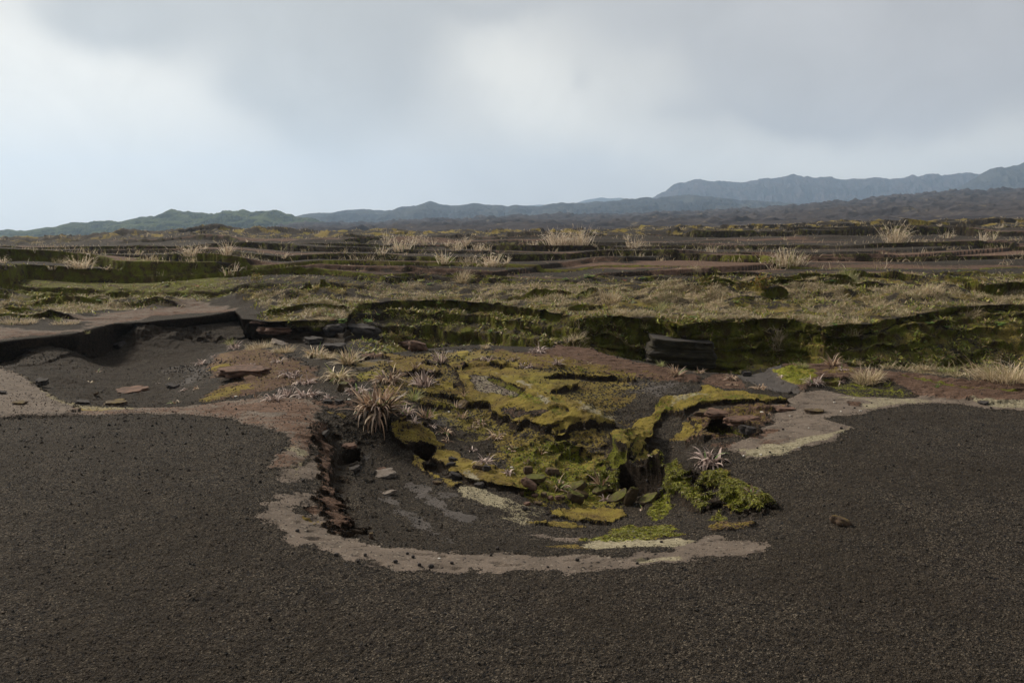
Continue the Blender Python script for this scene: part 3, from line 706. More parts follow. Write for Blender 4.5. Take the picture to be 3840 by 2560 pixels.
# cliff faces in the left basin stay bare
leftb = (1 - sstep(aU(545), aU(575), AC))[None, :] * (1 - sstep(.2, .6, Yg - yc))
M['wall'] *= 1 - leftb; 


A1 = np.stack([M['moss'], M['bright'], M['crust'], M['rust']], -1).reshape(-1, 4)
A2_ = np.stack([M['pale'], M['silt'], M['litter'], M['wall']], -1).reshape(-1, 4)
dark_mix = np.maximum(np.maximum(steep, raw), M['darken'] * (.34 + .18 * fbm(Xg, Yg, .8, 4, 501)) * (Yg < 26))  # how far steep faces and the basin mix to the dark colour
dark_mix[r0:] = np.maximum(dark_mix[r0:], facem)
dark_mix = dark_mix.reshape(-1)
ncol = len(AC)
ground_me = mesh_np('ground', Pos.reshape(-1, 3), grid_faces(NR, ncol), None, True, {'mixa': A1, 'mixb': A2_, 'steep': dark_mix})
ground = tag(link('ground', ground_me), 'dark volcanic ash ground with an eroded mossy pit and layered ledges', kind='structure')

# lookup helpers on the finished ground
Uc, Vc = None, None
PX, PY = project(Pos[..., 0], Pos[..., 1], Pos[..., 2])
VV = PY; 
def place(U, V, lift=0.0):
    """first visible ground point on the sight line through (U, V)"""
    a, m = ray(U, V)
    j = int(np.argmin(np.abs(AC - a)))
    col = VV[:, j]
    k = np.nonzero(col <= V)[0]
    k = k[0] if len(k) else NR - 1
    p = Pos[k, j]
    return (float(p[0]), float(p[1]), float(p[2]) + lift)
def gz(x, y):
    """ground height under a point"""
    a = x / y
    fj = np.interp(a, AC, np.arange(ncol)); j = int(fj)
    colY = Yg[:, min(j, ncol - 1)]
    k = int(np.searchsorted(colY, y)); k = min(max(k, 0), NR - 1)
    return float(Pos[k, min(j, ncol - 1), 2])
# ================================================================== MATERIALS
def ground_material():
    m, nt = newmat('volcanic_ground'); b = NB(nt)
    out = b.n('ShaderNodeOutputMaterial'); bs = b.n('ShaderNodeBsdfPrincipled')
    b.l(bs.outputs[0], out.inputs[0])
    tc = b.n('ShaderNodeTexCoord').outputs['Object']
    A = b.n('ShaderNodeVertexColor') if False else b.n('ShaderNodeAttribute', attribute_name='mixa')
    B = b.n('ShaderNodeAttribute', attribute_name='mixb')
    St = b.n('ShaderNodeAttribute', attribute_name='steep').outputs['Fac']
    sa = b.n('ShaderNodeSeparateColor'); b.l(A.outputs['Color'], sa.inputs[0])
    sb = b.n('ShaderNodeSeparateColor'); b.l(B.outputs['Color'], sb.inputs[0])
    moss, bright, crust = sa.outputs[0], sa.outputs[1], sa.outputs[2]; rust = A.outputs['Alpha']
    pale, silt, litter = sb.outputs[0], sb.outputs[1], sb.outputs[2]; wall = B.outputs['Alpha']
    n1 = b.noise(tc, 3.2, 6, .62).outputs['Fac']           # patches
    n2 = b.noise(tc, 22, 5, .65).outputs['Fac']            # ragged edges
    n3 = b.noise(tc, 90, 3, .7).outputs['Fac']             # grain
    n4 = b.noise(tc, .55, 4, .6).outputs['Fac']
    nc = b.noise(tc, 60, 2, .6).outputs['Color']
    # flattened noise for streaks
    mp = b.n('ShaderNodeMapping'); b.l(tc, mp.inputs[0]); mp.inputs['Scale'].default_value = (1., 3.5, 3.5)
    ns = b.noise(mp.outputs[0], 5, 5, .65).outputs['Fac']
    edge = b.math('ADD', b.math('MULTIPLY', b.math('SUBTRACT', n1, .5), 1.0), b.math('ADD', b.math('MULTIPLY', b.math('SUBTRACT', n2, .5), 1.4), b.math('MULTIPLY', b.math('SUBTRACT', n3, .5), .5)))
    def key(mask, w=.06, bias=0.):
        v = b.math('ADD', mask, edge)
        return b.math('MULTIPLY', b.ramp(v, .5 - w + bias, .5 + w + bias), b.ramp(mask, .02, .15))
    C = lin_rgb
    # grain colours of cinder
    vor = b.n('ShaderNodeTexVoronoi'); vor.inputs['Scale'].default_value = 92; b.l(tc, vor.inputs['Vector'])
    vs = b.n('ShaderNodeSeparateColor'); b.l(vor.outputs['Color'], vs.inputs[0])
    vor2 = b.n('ShaderNodeTexVoronoi'); vor2.inputs['Scale'].default_value = 48; b.l(tc, vor2.inputs['Vector'])
    vs2 = b.n('ShaderNodeSeparateColor'); b.l(vor2.outputs['Color'], vs2.inputs[0])
    ash = b.mix(vs.outputs[0], (.011, .0092, .0078, 1), (.062, .051, .040, 1))
    ash = b.mix(b.ramp(vs.outputs[1], .80, .96), ash, (.14, .118, .09, 1))
    ash = b.mix(b.ramp(vs2.outputs[0], .82, .95), ash, (.012, .0115, .012, 1))
    ash = b.mix(b.ramp(vs2.outputs[1], .86, .97), ash, (.072, .057, .043, 1))
    ash = b.mix(b.ramp(n1, .35, .7, 0, .4), ash, (.018, .015, .0125, 1))
    ash = b.mix(b.ramp(n4, .42, .62, 0, .5), ash, (.028, .022, .016, 1))
    crustc = b.mix(b.ramp(n1, .3, .7), (.135, .108, .088, 1), (.092, .074, .060, 1))
    crustc = b.mix(b.ramp(ns, .60, .72, 0, .75), crustc, (.070, .056, .046, 1))
    crustc = b.mix(b.ramp(vs2.outputs[2], .96, .99, 0, .6), crustc, (.24, .21, .17, 1))
    rustc = b.mix(b.ramp(ns, .3, .7), (.070, .042, .030, 1), (.150, .095, .068, 1))
    rustc = b.mix(b.ramp(n2, .55, .75, 0, .6), rustc, (.045, .033, .027, 1))
    palec = b.mix(b.ramp(n2, .35, .65), (.27, .24, .165, 1), (.15, .13, .085, 1))
    siltc = b.mix(b.ramp(n1, .3, .7), (.046, .041, .038, 1), (.078, .069, .064, 1))
    mossc = b.mix(b.ramp(n1, .32, .68), (.245, .192, .042, 1), (.118, .080, .030, 1))
    mossc = b.mix(b.ramp(n2, .5, .75, 0, .6), mossc, (.095, .075, .020, 1))
    mossc = b.mix(b.ramp(n4, .5, .7, 0, .4), mossc, (.185, .178, .036, 1))
    brightc = b.mix(b.ramp(n2, .35, .7), (.215, .225, .022, 1), (.080, .090, .014, 1))
    litc = b.mix(b.ramp(n2, .35, .7), (.36, .28, .175, 1), (.10, .076, .046, 1))
    litc = b.mix(b.ramp(n1, .48, .68, 0, .6), litc, (.14, .125, .036, 1))
    wallc = b.mix(b.ramp(n1, .35, .62), (.075, .052, .022, 1), (.110, .115, .016, 1))
    wallc = b.mix(b.ramp(n2, .55, .75, 0, .7), wallc, (.22, .215, .03, 1))
    shadedirtc = b.mix(b.ramp(ns, .3, .7), (.016, .012, .009, 1), (.044, .031, .021, 1))  # soil of broken faces, blackened to paint in the shade of ledges and holes
    col = ash
    kc, kr, kp, ks = key(crust), key(rust), key(pale), key(silt, .10)
    km, kb, kl, kw_ = key(moss), key(bright, .10), key(litter, .14), key(wall, .14)
    col = b.mix(ks, col, siltc)
    col = b.mix(kc, col, crustc)
    col = b.mix(kr, col, rustc)
    col = b.mix(b.ramp(St, .22, .6, 0, .92), col, shadedirtc)
    col = b.mix(km, col, mossc)
    col = b.mix(kp, col, palec)
    col = b.mix(kl, col, litc)
    col = b.mix(kw_, col, wallc)
    col = b.mix(kb, col, brightc)
    # loose cinder strewn over the hard patches
    sc2 = b.ramp(b.math('ADD', vs2.outputs[1], b.math('MULTIPLY', n1, .5)), 1.20, 1.24)
    col = b.mix(b.math('MULTIPLY', sc2, .9), col, (.022, .019, .018, 1))
    hs = b.n('ShaderNodeHueSaturation'); b.l(col, hs.inputs['Color'])
    b.l(b.lin(n3, .3, .7, .72, 1.28), hs.inputs['Value'])
    b.l(hs.outputs[0], bs.inputs['Base Color'])
    bs.inputs['Roughness'].default_value = .92
    try: bs.inputs['Specular IOR Level'].default_value = .08
    except Exception: pass
    hard = b.math('MAXIMUM', b.math('MAXIMUM', kc, ks), kp)
    hgt = b.math('ADD', b.math('MULTIPLY', vor.outputs['Distance'], .5), b.math('ADD', b.math('MULTIPLY', n3, .55), b.math('MULTIPLY', n2, .9)))
    hgt = b.math('ADD', hgt, b.math('MULTIPLY', b.math('SUBTRACT', 1.0, vor2.outputs['Distance']), .5))
    bp = b.n('ShaderNodeBump'); b.l(hgt, bp.inputs['Height'])
    b.l(b.lin(hard, 0, 1, .95, .38), bp.inputs['Strength']); bp.inputs['Distance'].default_value = .028
    b.l(bp.outputs[0], bs.inputs['Normal'])
    return m
ground_me.materials.append(ground_material())

def rock_mat(name, c1, c2, moss=0., mossc=(.14, .13, .02, 1), scale=6., bump=.02, ash_top=0.):
    m, nt = newmat(name); b = NB(nt)
    out = b.n('ShaderNodeOutputMaterial'); bs = b.n('ShaderNodeBsdfPrincipled'); b.l(bs.outputs[0], out.inputs[0])
    tc = b.n('ShaderNodeTexCoord').outputs['Object']
    mp = b.n('ShaderNodeMapping'); b.l(tc, mp.inputs[0]); mp.inputs['Scale'].default_value = (1, 1, 2.5)
    n1 = b.noise(mp.outputs[0], scale, 6, .62).outputs['Fac']; n2 = b.noise(tc, scale * 6, 4, .65).outputs['Fac']
    col = b.mix(b.ramp(n1, .32, .68), c1, c2)
    col = b.mix(b.ramp(n2, .5, .8, 0, .5), col, (c1[0] * .4, c1[1] * .4, c1[2] * .4, 1))
    g = b.n('ShaderNodeNewGeometry'); sx = b.n('ShaderNodeSeparateXYZ'); b.l(g.outputs['Normal'], sx.inputs[0])
    if moss:
        v = b.math('ADD', b.math('MULTIPLY', n1, .7), b.math('ADD', b.math('MULTIPLY', n2, .5), b.math('MULTIPLY', sx.outputs[2], .25)))
        col = b.mix(b.ramp(v, 1.05 - moss, 1.2 - moss), col, b.mix(b.ramp(n2, .35, .65), mossc, (mossc[0] * .45, mossc[1] * .5, mossc[2] * .6, 1)))
    if ash_top:
        col = b.mix(b.ramp(sx.outputs[2], .6, .9, 0, ash_top), col, (.036, .031, .028, 1))
    b.l(col, bs.inputs['Base Color']); bs.inputs['Roughness'].default_value = .93
    try: bs.inputs['Specular IOR Level'].default_value = .2
    except Exception: pass
    bp = b.n('ShaderNodeBump'); b.l(b.math('ADD', n1, b.math('MULTIPLY', n2, .5)), bp.inputs['Height']); bp.inputs['Strength'].default_value = .9; bp.inputs['Distance'].default_value = bump
    b.l(bp.outputs[0], bs.inputs['Normal'])
    return m
RM = {'dark': rock_mat('dark_cinder_rock', (.022, .019, .018, 1), (.050, .043, .040, 1)),
      'rust': rock_mat('rusty_crust_rock', (.060, .036, .026, 1), (.150, .088, .062, 1)),
      'moss': rock_mat('moss_covered_rock', (.045, .033, .02, 1), (.08, .055, .03, 1), .34, (.115, .115, .018, 1)),
      'ochre': rock_mat('ochre_moss_rock', (.05, .035, .025, 1), (.09, .06, .04, 1), .30, (.14, .095, .025, 1)),
      'tan': rock_mat('tan_crust_rock', (.10, .080, .066, 1), (.17, .145, .125, 1)),
      'block': rock_mat('mossy_soil_block', (.014, .011, .008, 1), (.030, .025, .013, 1), .22, (.09, .09, .016, 1), 5, .03, .95),
      'white': rock_mat('white_chip', (.45, .42, .38, 1), (.6, .57, .5, 1))}

def leaf_mat(name, rough=.6, trans=.25):
    m, nt = newmat(name); b = NB(nt)
    out = b.n('ShaderNodeOutputMaterial'); bs = b.n('ShaderNodeBsdfPrincipled')
    at = b.n('ShaderNodeAttribute', attribute_name='tint')
    tc = b.n('ShaderNodeTexCoord').outputs['Object']
    n = b.noise(tc, 14, 3, .6).outputs['Fac']
    hs = b.n('ShaderNodeHueSaturation'); b.l(at.outputs['Color'], hs.inputs['Color']); b.l(b.lin(n, .3, .7, .75, 1.25), hs.inputs['Value'])
    b.l(hs.outputs[0], bs.inputs['Base Color']); bs.inputs['Roughness'].default_value = rough
    try: bs.inputs['Specular IOR Level'].default_value = .3
    except Exception: pass
    tr = b.n('ShaderNodeBsdfTranslucent'); b.l(hs.outputs[0], tr.inputs[0])
    mx = b.n('ShaderNodeMixShader'); mx.inputs[0].default_value = trans
    b.l(bs.outputs[0], mx.inputs[1]); b.l(tr.outputs[0], mx.inputs[2]); b.l(mx.outputs[0], out.inputs[0])
    return m
LEAF = leaf_mat('plant_leaf')
# ================================================================== PLANTS
rng = np.random.RandomState(11)
def blades(root, az, el, L, Wd, bend, col, seg=5, twist=None, taper=.9, side0=None):
    n = len(az); root = np.asarray(root, f4)
    ts = np.linspace(0, 1, seg + 1)
    P = np.zeros((n, seg + 1, 3), f4); P[:, 0] = root
    tw = rng.uniform(-.9, .9, n) if twist is None else twist
    for i in range(seg):
        e = el - bend * (ts[i] + .5 / seg) ** 1.2
        a = az + tw * .35 * ts[i]
        st = (L / seg)[:, None] * np.stack([np.cos(e) * np.cos(a), np.cos(e) * np.sin(a), np.sin(e)], 1)
        P[:, i + 1] = P[:, i] + st
    sv = np.stack([-np.sin(az), np.cos(az), np.zeros(n)], 1)
    up = np.stack([-np.sin(el) * np.cos(az), -np.sin(el) * np.sin(az), np.cos(el)], 1)
    sv = sv * np.cos(tw)[:, None] + up * np.sin(tw)[:, None]
    wp = np.where(ts < .25, .6 + 1.6 * ts, (1 - ((ts - .25) / .75) ** 1.6 * taper))
    V = np.empty((n, seg + 1, 2, 3), f4)
    V[:, :, 0] = P - sv[:, None] * (Wd[:, None] * wp[None] * .5)[..., None]
    V[:, :, 1] = P + sv[:, None] * (Wd[:, None] * wp[None] * .5)[..., None]
    base = (np.arange(n) * (seg + 1) * 2)[:, None]
    i = np.arange(seg)[None, :] * 2 + base
    F = np.stack([i, i + 1, i + 3, i + 2], -1).reshape(-1, 4)
    C = np.repeat(np.concatenate([col, np.ones((n, 1))], 1)[:, None], (seg + 1) * 2, 1).reshape(-1, 4)
    return V.reshape(-1, 3), F, C
def merge(parts):
    V, F, C, o = [], [], [], 0
    for v, f, c in parts:
        V.append(v); F.append(f + o); C.append(c); o += len(v)
    return np.concatenate(V), np.concatenate(F), np.concatenate(C)
DRY = np.array([(.46,.33,.22),(.34,.24,.165),(.66,.50,.34),(.16,.10,.07),(.44,.33,.25),(.07,.05,.035),(.30,.19,.12),(.20,.13,.09)])
MAUVE = np.array([(.48,.37,.33),(.36,.27,.24),(.62,.50,.44),(.22,.16,.14),(.09,.065,.055),(.26,.19,.16)])
STRAW = np.array([(.56,.44,.29),(.44,.34,.22),(.66,.55,.39),(.32,.24,.15),(.32,.28,.14)])
GREEN = np.array([(.10,.17,.035),(.16,.22,.045),(.07,.12,.03)])
PALEG = np.array([(.25,.27,.09),(.34,.32,.13),(.18,.22,.06),(.42,.36,.2)])
def pick(pal, n, j=.18):
    return np.clip(pal[rng.randint(0, len(pal), n)] * (1 + rng.uniform(-j, j, (n, 1))), 0, 1)

def tuft_mesh(name, n, r, L, wd, pal, el=(.35, 1.35), bend=(.6, 2.2), seg=5, spread=.25, droop=None):
    a = rng.uniform(0, 2 * PI, n); rr = r * spread * np.sqrt(rng.rand(n))
    root = np.stack([rr * np.cos(a), rr * np.sin(a), np.zeros(n) - .01], 1)
    az = a + rng.uniform(-1.5, 1.5, n)
    L_ = L * rng.uniform(.45, 1.1, n)
    if droop is not None:
        k = rng.rand(n) < droop[0]; az[k] = -PI / 2 + rng.uniform(-.7, .7, k.sum())
        root[k, 1] -= r * .25
    e = rng.uniform(el[0], el[1], n); bd = rng.uniform(bend[0], bend[1], n)
    if droop is not None: bd[k] = rng.uniform(1.9, 2.6, k.sum()); L_[k] *= droop[1]
    V, F, C = blades(root, az, e, L_, wd * rng.uniform(.5, 1.2, n), bd, pick(pal, n), seg)
    return mesh_np(name, V, F, LEAF, True, {'tint': C})
def obj_at(name, me, p, label, cat, group=None, parent=None):
    o = link(name, me, parent)
    if parent is None:
        o.location = p; tag(o, label, cat, group)
    return o
def empty(name, p, label, cat, group=None):
    o = bpy.data.objects.new(name, None); COL.objects.link(o); o.location = p; o.empty_display_size = .1
    return tag(o, label, cat, group)

def scale_at(p, px):           # survey pixels -> metres at that place
    d = p[1] * cp - (p[2] - CAMH) * sp
    return px * K * d / FPX

GT = 'withered strap leaved tufts growing on the crust'
# U, V of the root, width and height in survey units, palette, blades, green leaves, label
P_ = lambda z, x, y: S(z, (x, y))
TUFTS = [
 (866,948,128,92,'d',230,9,'largest brown strap leaved tuft with drooping leaves at the head of the pit'),
 (1626,1062,112,62,'m',120,3,'mauve grey tuft with one long green leaf above the bright mossy bank, second largest'),
 (*P_('X1',750,440),80,56,'d',110,0,'rounded brown tuft up the slope right behind the largest tuft'),
 (*P_('X1',1150,500),68,52,'m',90,0,'dense greyish tuft with bleached fallen leaves, right of the rounded brown tuft'),
 (*P_('X1',420,570),78,42,'m',90,2,'low sprawling grey brown tuft beside the mossy boulder, left behind the largest tuft'),
 (*P_('X1',960,790),64,38,'m',60,5,'tuft with two pale green leaves immediately right of the largest tuft'),
 (*P_('X1',1170,840),52,38,'d',40,4,'upright tuft with few stiff pale blades at the corner of the yellow moss patch'),
 (*P_('X1',1045,890),42,24,'m',26,0,'small withered tuft lying at the top edge of the orange moss plate'),
 (*P_('X1',1240,940),36,20,'m',22,0,'flat withered tuft on grey silt right above the corner of the moss plate'),
 (*P_('X1',1385,1010),44,30,'d',34,5,'tuft with several fresh green blades right of the orange moss plate'),
 (*P_('X1',1400,1105),34,20,'d',24,0,'brown tuft at the lower right corner of the orange moss plate'),
 (*P_('X1',1560,845),40,30,'d',22,1,'spidery tuft in the dark hollow under the mossy shelf edge'),
 (*P_('X1',1770,900),44,28,'d',30,3,'thin leaved tuft with green tips in the hollow below the shelf'),
 (*P_('X1',1680,960),24,22,'m',14,0,'tiny mauve tuft left below the thin leaved tuft with green tips'),
 (*P_('X1',1950,1060),66,34,'d',46,1,'arching pale tuft on a mossy knob in the middle of the pit slope'),
 (*P_('X1',1670,1195),36,24,'m',20,0,'star shaped bleached tuft on the silt strip between the moss sheets'),
 (*P_('X1',1810,1330),52,36,'m',34,0,'fan shaped pinkish tuft whose leaves trail down right over dark silt'),
 (*P_('X1',2130,1180),28,22,'d',18,3,'small tuft with yellowish blades on broken mossy ground'),
 (*P_('X1',1580,600),22,26,'d',12,2,'two tall leaves and stubble on the brown moss lump'),
 (*P_('X1',1500,735),24,26,'d',14,2,'short upright tuft at the dark step left of the shelf edge'),
 (*P_('X1',200,420),78,50,'s',120,22,'large straw tuft with a green heart left of the mossy boulder'),
 (*P_('X1',320,250),60,50,'s',110,12,'tall grassy tuft at the back edge behind the dark silt pool'),
 (*P_('X1',1330,240),54,40,'m',70,14,'pale pink and green tuft on the edge of the brown ledge'),
 (*P_('X1',1870,205),48,28,'m',40,0,'flat bleached tuft at the top of the yellow moss sheet'),
 (*P_('X1',2140,215),30,20,'m',20,0,'small spiky tuft left of centre on the upper brown shelf'),
 (*P_('X1',2265,275),54,26,'m',44,0,'matted brownish tuft along the step of the upper shelf'),
 (*P_('X1',780,215),24,12,'m',14,0,'tiny pink tuft on the brown ledge beside the silt pool'),
 (*P_('X1',1060,340),26,26,'d',16,0,'thin brown tuft hanging off the front of the brown ledge'),
 (*P_('X1',1215,340),24,20,'m',14,1,'small grey tuft at the right end of the brown ledge step'),
 (*P_('Z2',345,560),66,36,'m',70,0,'greyish pink tuft on the brown flat left of the gully head'),
 (*P_('Z2',440,610),72,36,'m',80,0,'broad pinkish tuft between the silt channel and the brown flat'),
 (*P_('Z2',235,720),60,34,'m',56,0,'pinkish tuft at the front edge of the brown flat, leftmost in its row'),
 (*P_('Z2',330,695),44,34,'m',44,0,'second tuft from the left in the row along the brown flat'),
 (*P_('Z2',460,700),84,40,'m',90,0,'widest pale tuft in the row above the reddish crust'),
 (*P_('Z2',600,715),54,22,'m',36,0,'flat scattered tuft in the dark channel above the crumbly rust rim'),
 (*P_('Z2',105,705),20,36,'d',8,0,'few tall thin stalks on the brown flat'),
 (*P_('Z2',265,465),42,26,'m',46,0,'pink tuft in front of the straw grass at the gully head'),
 (*P_('Z2',515,430),64,42,'s',110,6,'tall straw tuft in the middle of the gully head grass'),
 (*P_('Z2',45,510),44,26,'m',50,3,'pale tuft at the right edge of the left basin, upper right of the brown slab'),
 (*P_('Z1',1590,375),44,30,'m',60,0,'dark pink tuft at the foot of the left ledge end'),
 (*P_('Z1',1365,480),38,26,'m',44,0,'brown tuft on the gravel slope of the left basin, highest of those there'),
 (*P_('Z1',1720,495),24,14,'m',18,0,'small bleached tuft touching the pale tuft by the brown slab'),
 (*P_('Z1',1185,745),44,20,'d',20,5,'sprawling tuft with long green blades at the front rim of the left basin'),
 (*P_('Z1',1250,655),26,16,'m',18,0,'left one of two little brown tufts in the left basin'),
 (*P_('Z1',1338,645),24,16,'d',18,1,'right one of two little brown tufts in the left basin'),
 (*P_('Z1',1070,610),14,8,'m',9,0,'tiny withered sprig on the dark slope of the left basin'),
 (*P_('Z1',660,535),14,14,'d',10,2,'tiny upright sprig in the middle of the left basin'),
 (*P_('Z1',610,600),24,8,'s',10,0,'flat bleached sprig in the middle of the left basin'),
 (*P_('Z1',1140,585),16,6,'s',8,0,'flat pale sprig right of centre in the left basin'),
 (*P_('Z1',1445,430),20,14,'m',16,0,'small tuft below the straw grass on the basin slope'),
 (*P_('Z3',520,485),28,24,'m',40,0,'single upright pink tuft on the upper brown shelf'),
 (*P_('Z3',745,475),24,10,'s',16,0,'flat whitish tuft in the middle of the upper brown shelf'),
 (*P_('Z3',712,510),12,8,'d',8,0,'tiny sprig below the flat whitish tuft'),
 (*P_('Z3',1335,555),46,34,'d',64,2,'brown tuft on the brow where the brown shelf narrows'),
 (*P_('Z3',1495,540),34,24,'d',40,3,'dark small tuft on the brow right of the brown tuft'),
 (*P_('Z3',1712,580),40,28,'d',50,1,'orange brown tuft beside the black stone on grey silt'),
 (*P_('Z3',1725,620),36,14,'d',24,0,'low orange brown tuft directly below the orange brown tuft'),
 (*P_('Z3',1895,645),52,24,'d',44,0,'pink brown tuft on the left edge of the grey silt sheet'),
 (*P_('Z3',2270,615),50,34,'m',60,3,'white grey tuft at the hollow right of the silt sheet'),
 (*P_('Z3',2050,565),32,14,'m',22,0,'small grey tuft on the upper edge of the silt sheet'),
 (*P_('Z3',400,395),60,26,'m',70,0,'spreading grey tuft behind the crest of the upper shelf'),
 (*P_('Z4',1055,485),42,36,'d',70,1,'pink brown bushy tuft on the right bank crest'),
 (*P_('Z4',1120,515),34,20,'m',24,1,'short pale stubble tuft right below the bushy crest tuft'),
 (*P_('Z4',1120,600),34,18,'m',26,1,'thin grey tuft at the right lip of the small mossy hole'),
 (*P_('Y2',485,545),64,42,'d',40,8,'tuft with green blades and long thin stalks among the mossy slabs'),
 (*P_('Y2',820,520),30,48,'d',20,8,'upright green bladed sprout among the mossy slabs'),
 (*P_('Y2',860,640),30,18,'m',26,0,'withered brown tuft between the mossy slabs'),
 (*P_('Y2',300,240),24,26,'d',10,0,'single bleached leaf standing on the mossy rubble'),
 (*P_('Y2',60,210),30,18,'d',18,3,'small tuft with green tips on the moss bank, left part of the pit'),
 (*P_('Y2',2160,590),30,26,'d',24,7,'little green and straw tuft on the bright mossy bank'),
 (*P_('Y2',1190,735),20,16,'d',8,2,'two crossed yellow stalks in front of the black cavity'),
 (*P_('Y2',1270,245),22,10,'s',8,1,'pale curled sprig lying on the mossy peninsula'),
 (*P_('Y2',20,410),34,22,'m',26,0,'pinkish tuft with leaves trailing on the left moss sheet'),
 (*P_('Y2',180,340),20,20,'d',10,3,'tiny green sprig on the moss left of the slabs'),
]
def do_tuft(t):
    U, V, w, h, pal, n, ng, label = t
    p = place(U, V); wm = scale_at(p, w) * .5; hm = scale_at(p, h)
    pl = {'d': DRY, 'm': MAUVE, 's': STRAW, 'g': PALEG}[pal]
    Lm = max(wm, hm) * (.86 if w >= 100 else .95); wd = max(.018, min(.036, wm * .09)) * (1.45 if w >= 100 else 1.1)
    lo = .15 if wm > hm * .9 else .5
    big = w >= 100
    nn = int(n * (1.0 if w >= 100 else 1.2))
    kw = dict(el=(lo - .1, 1.5), bend=(.9, 3.1) if wm > hm * .7 else (.2, 1.3), seg=6 if w > 40 else 4, spread=.42 if w > 40 else .3)
    if big: kw['droop'] = (.16, 1.25) if pal == 'd' else (.1, .9)
    me = tuft_mesh('dry_leaves', nn, wm, Lm, wd, pl, **kw)
    if ng:
        r = empty('withered_tuft', p, label, 'tuft', GT)
        link('dry_leaves', me, r)
        g = tuft_mesh('green_leaves', ng, wm * .8, Lm * .95, wd * 1.15, GREEN if ng < 10 else PALEG, el=(.6, 1.4), bend=(.3, 1.6), seg=6, spread=.3)
        link('green_leaves', g, r)
    else:
        obj_at('withered_tuft', me, p, label, 'tuft', GT)
for t in TUFTS: do_tuft(t)

# ---- fine grass clumps
GG = 'clumps of fine grass'
def grass_clump(U, V, w, h, pal, n, label, arch=0, name='grass_clump'):
    p = place(U, V); wm = scale_at(p, w) * .5; hm = scale_at(p, h)
    a = rng.uniform(0, 2 * PI, n); rr = np.sqrt(rng.rand(n))
    rx = wm * (.62 if n > 150 else .3) * rr * np.cos(a); ry = min(wm * .6, .5) * rr * np.sin(a)
    root = np.stack([rx, ry, np.array([max(-.5, min(.5, gz(p[0] + q, p[1] + s) - p[2])) * (n > 150) for q, s in zip(rx, ry)]) - .01], 1)
    az = a + rng.uniform(-1.2, 1.2, n)
    V_, F_, C_ = blades(root, az, rng.uniform(.5, 1.5, n), hm * rng.uniform(.4, 1.15, n), np.full(n, max(.008, scale_at(p, 1.0) * .55)), rng.uniform(.2, 1.5, n), pick(pal, n), 4)
    parts = [(V_, F_, C_)]
    if arch:
        az = rng.uniform(2.2, 4.0, arch)
        root = np.stack([rng.uniform(-wm, wm * .4, arch), rng.uniform(-.2, .2, arch), np.zeros(arch)], 1)
        parts.append(blades(root, az, rng.uniform(.9, 1.4, arch), hm * rng.uniform(1.1, 1.7, arch), np.full(arch, .014), rng.uniform(.8, 1.6, arch), pick(STRAW, arch), 8, taper=.3))
    V_, F_, C_ = merge(parts)
    obj_at(name, mesh_np(name, V_, F_, LEAF, True, {'tint': C_}), p, label, 'grass', GG)
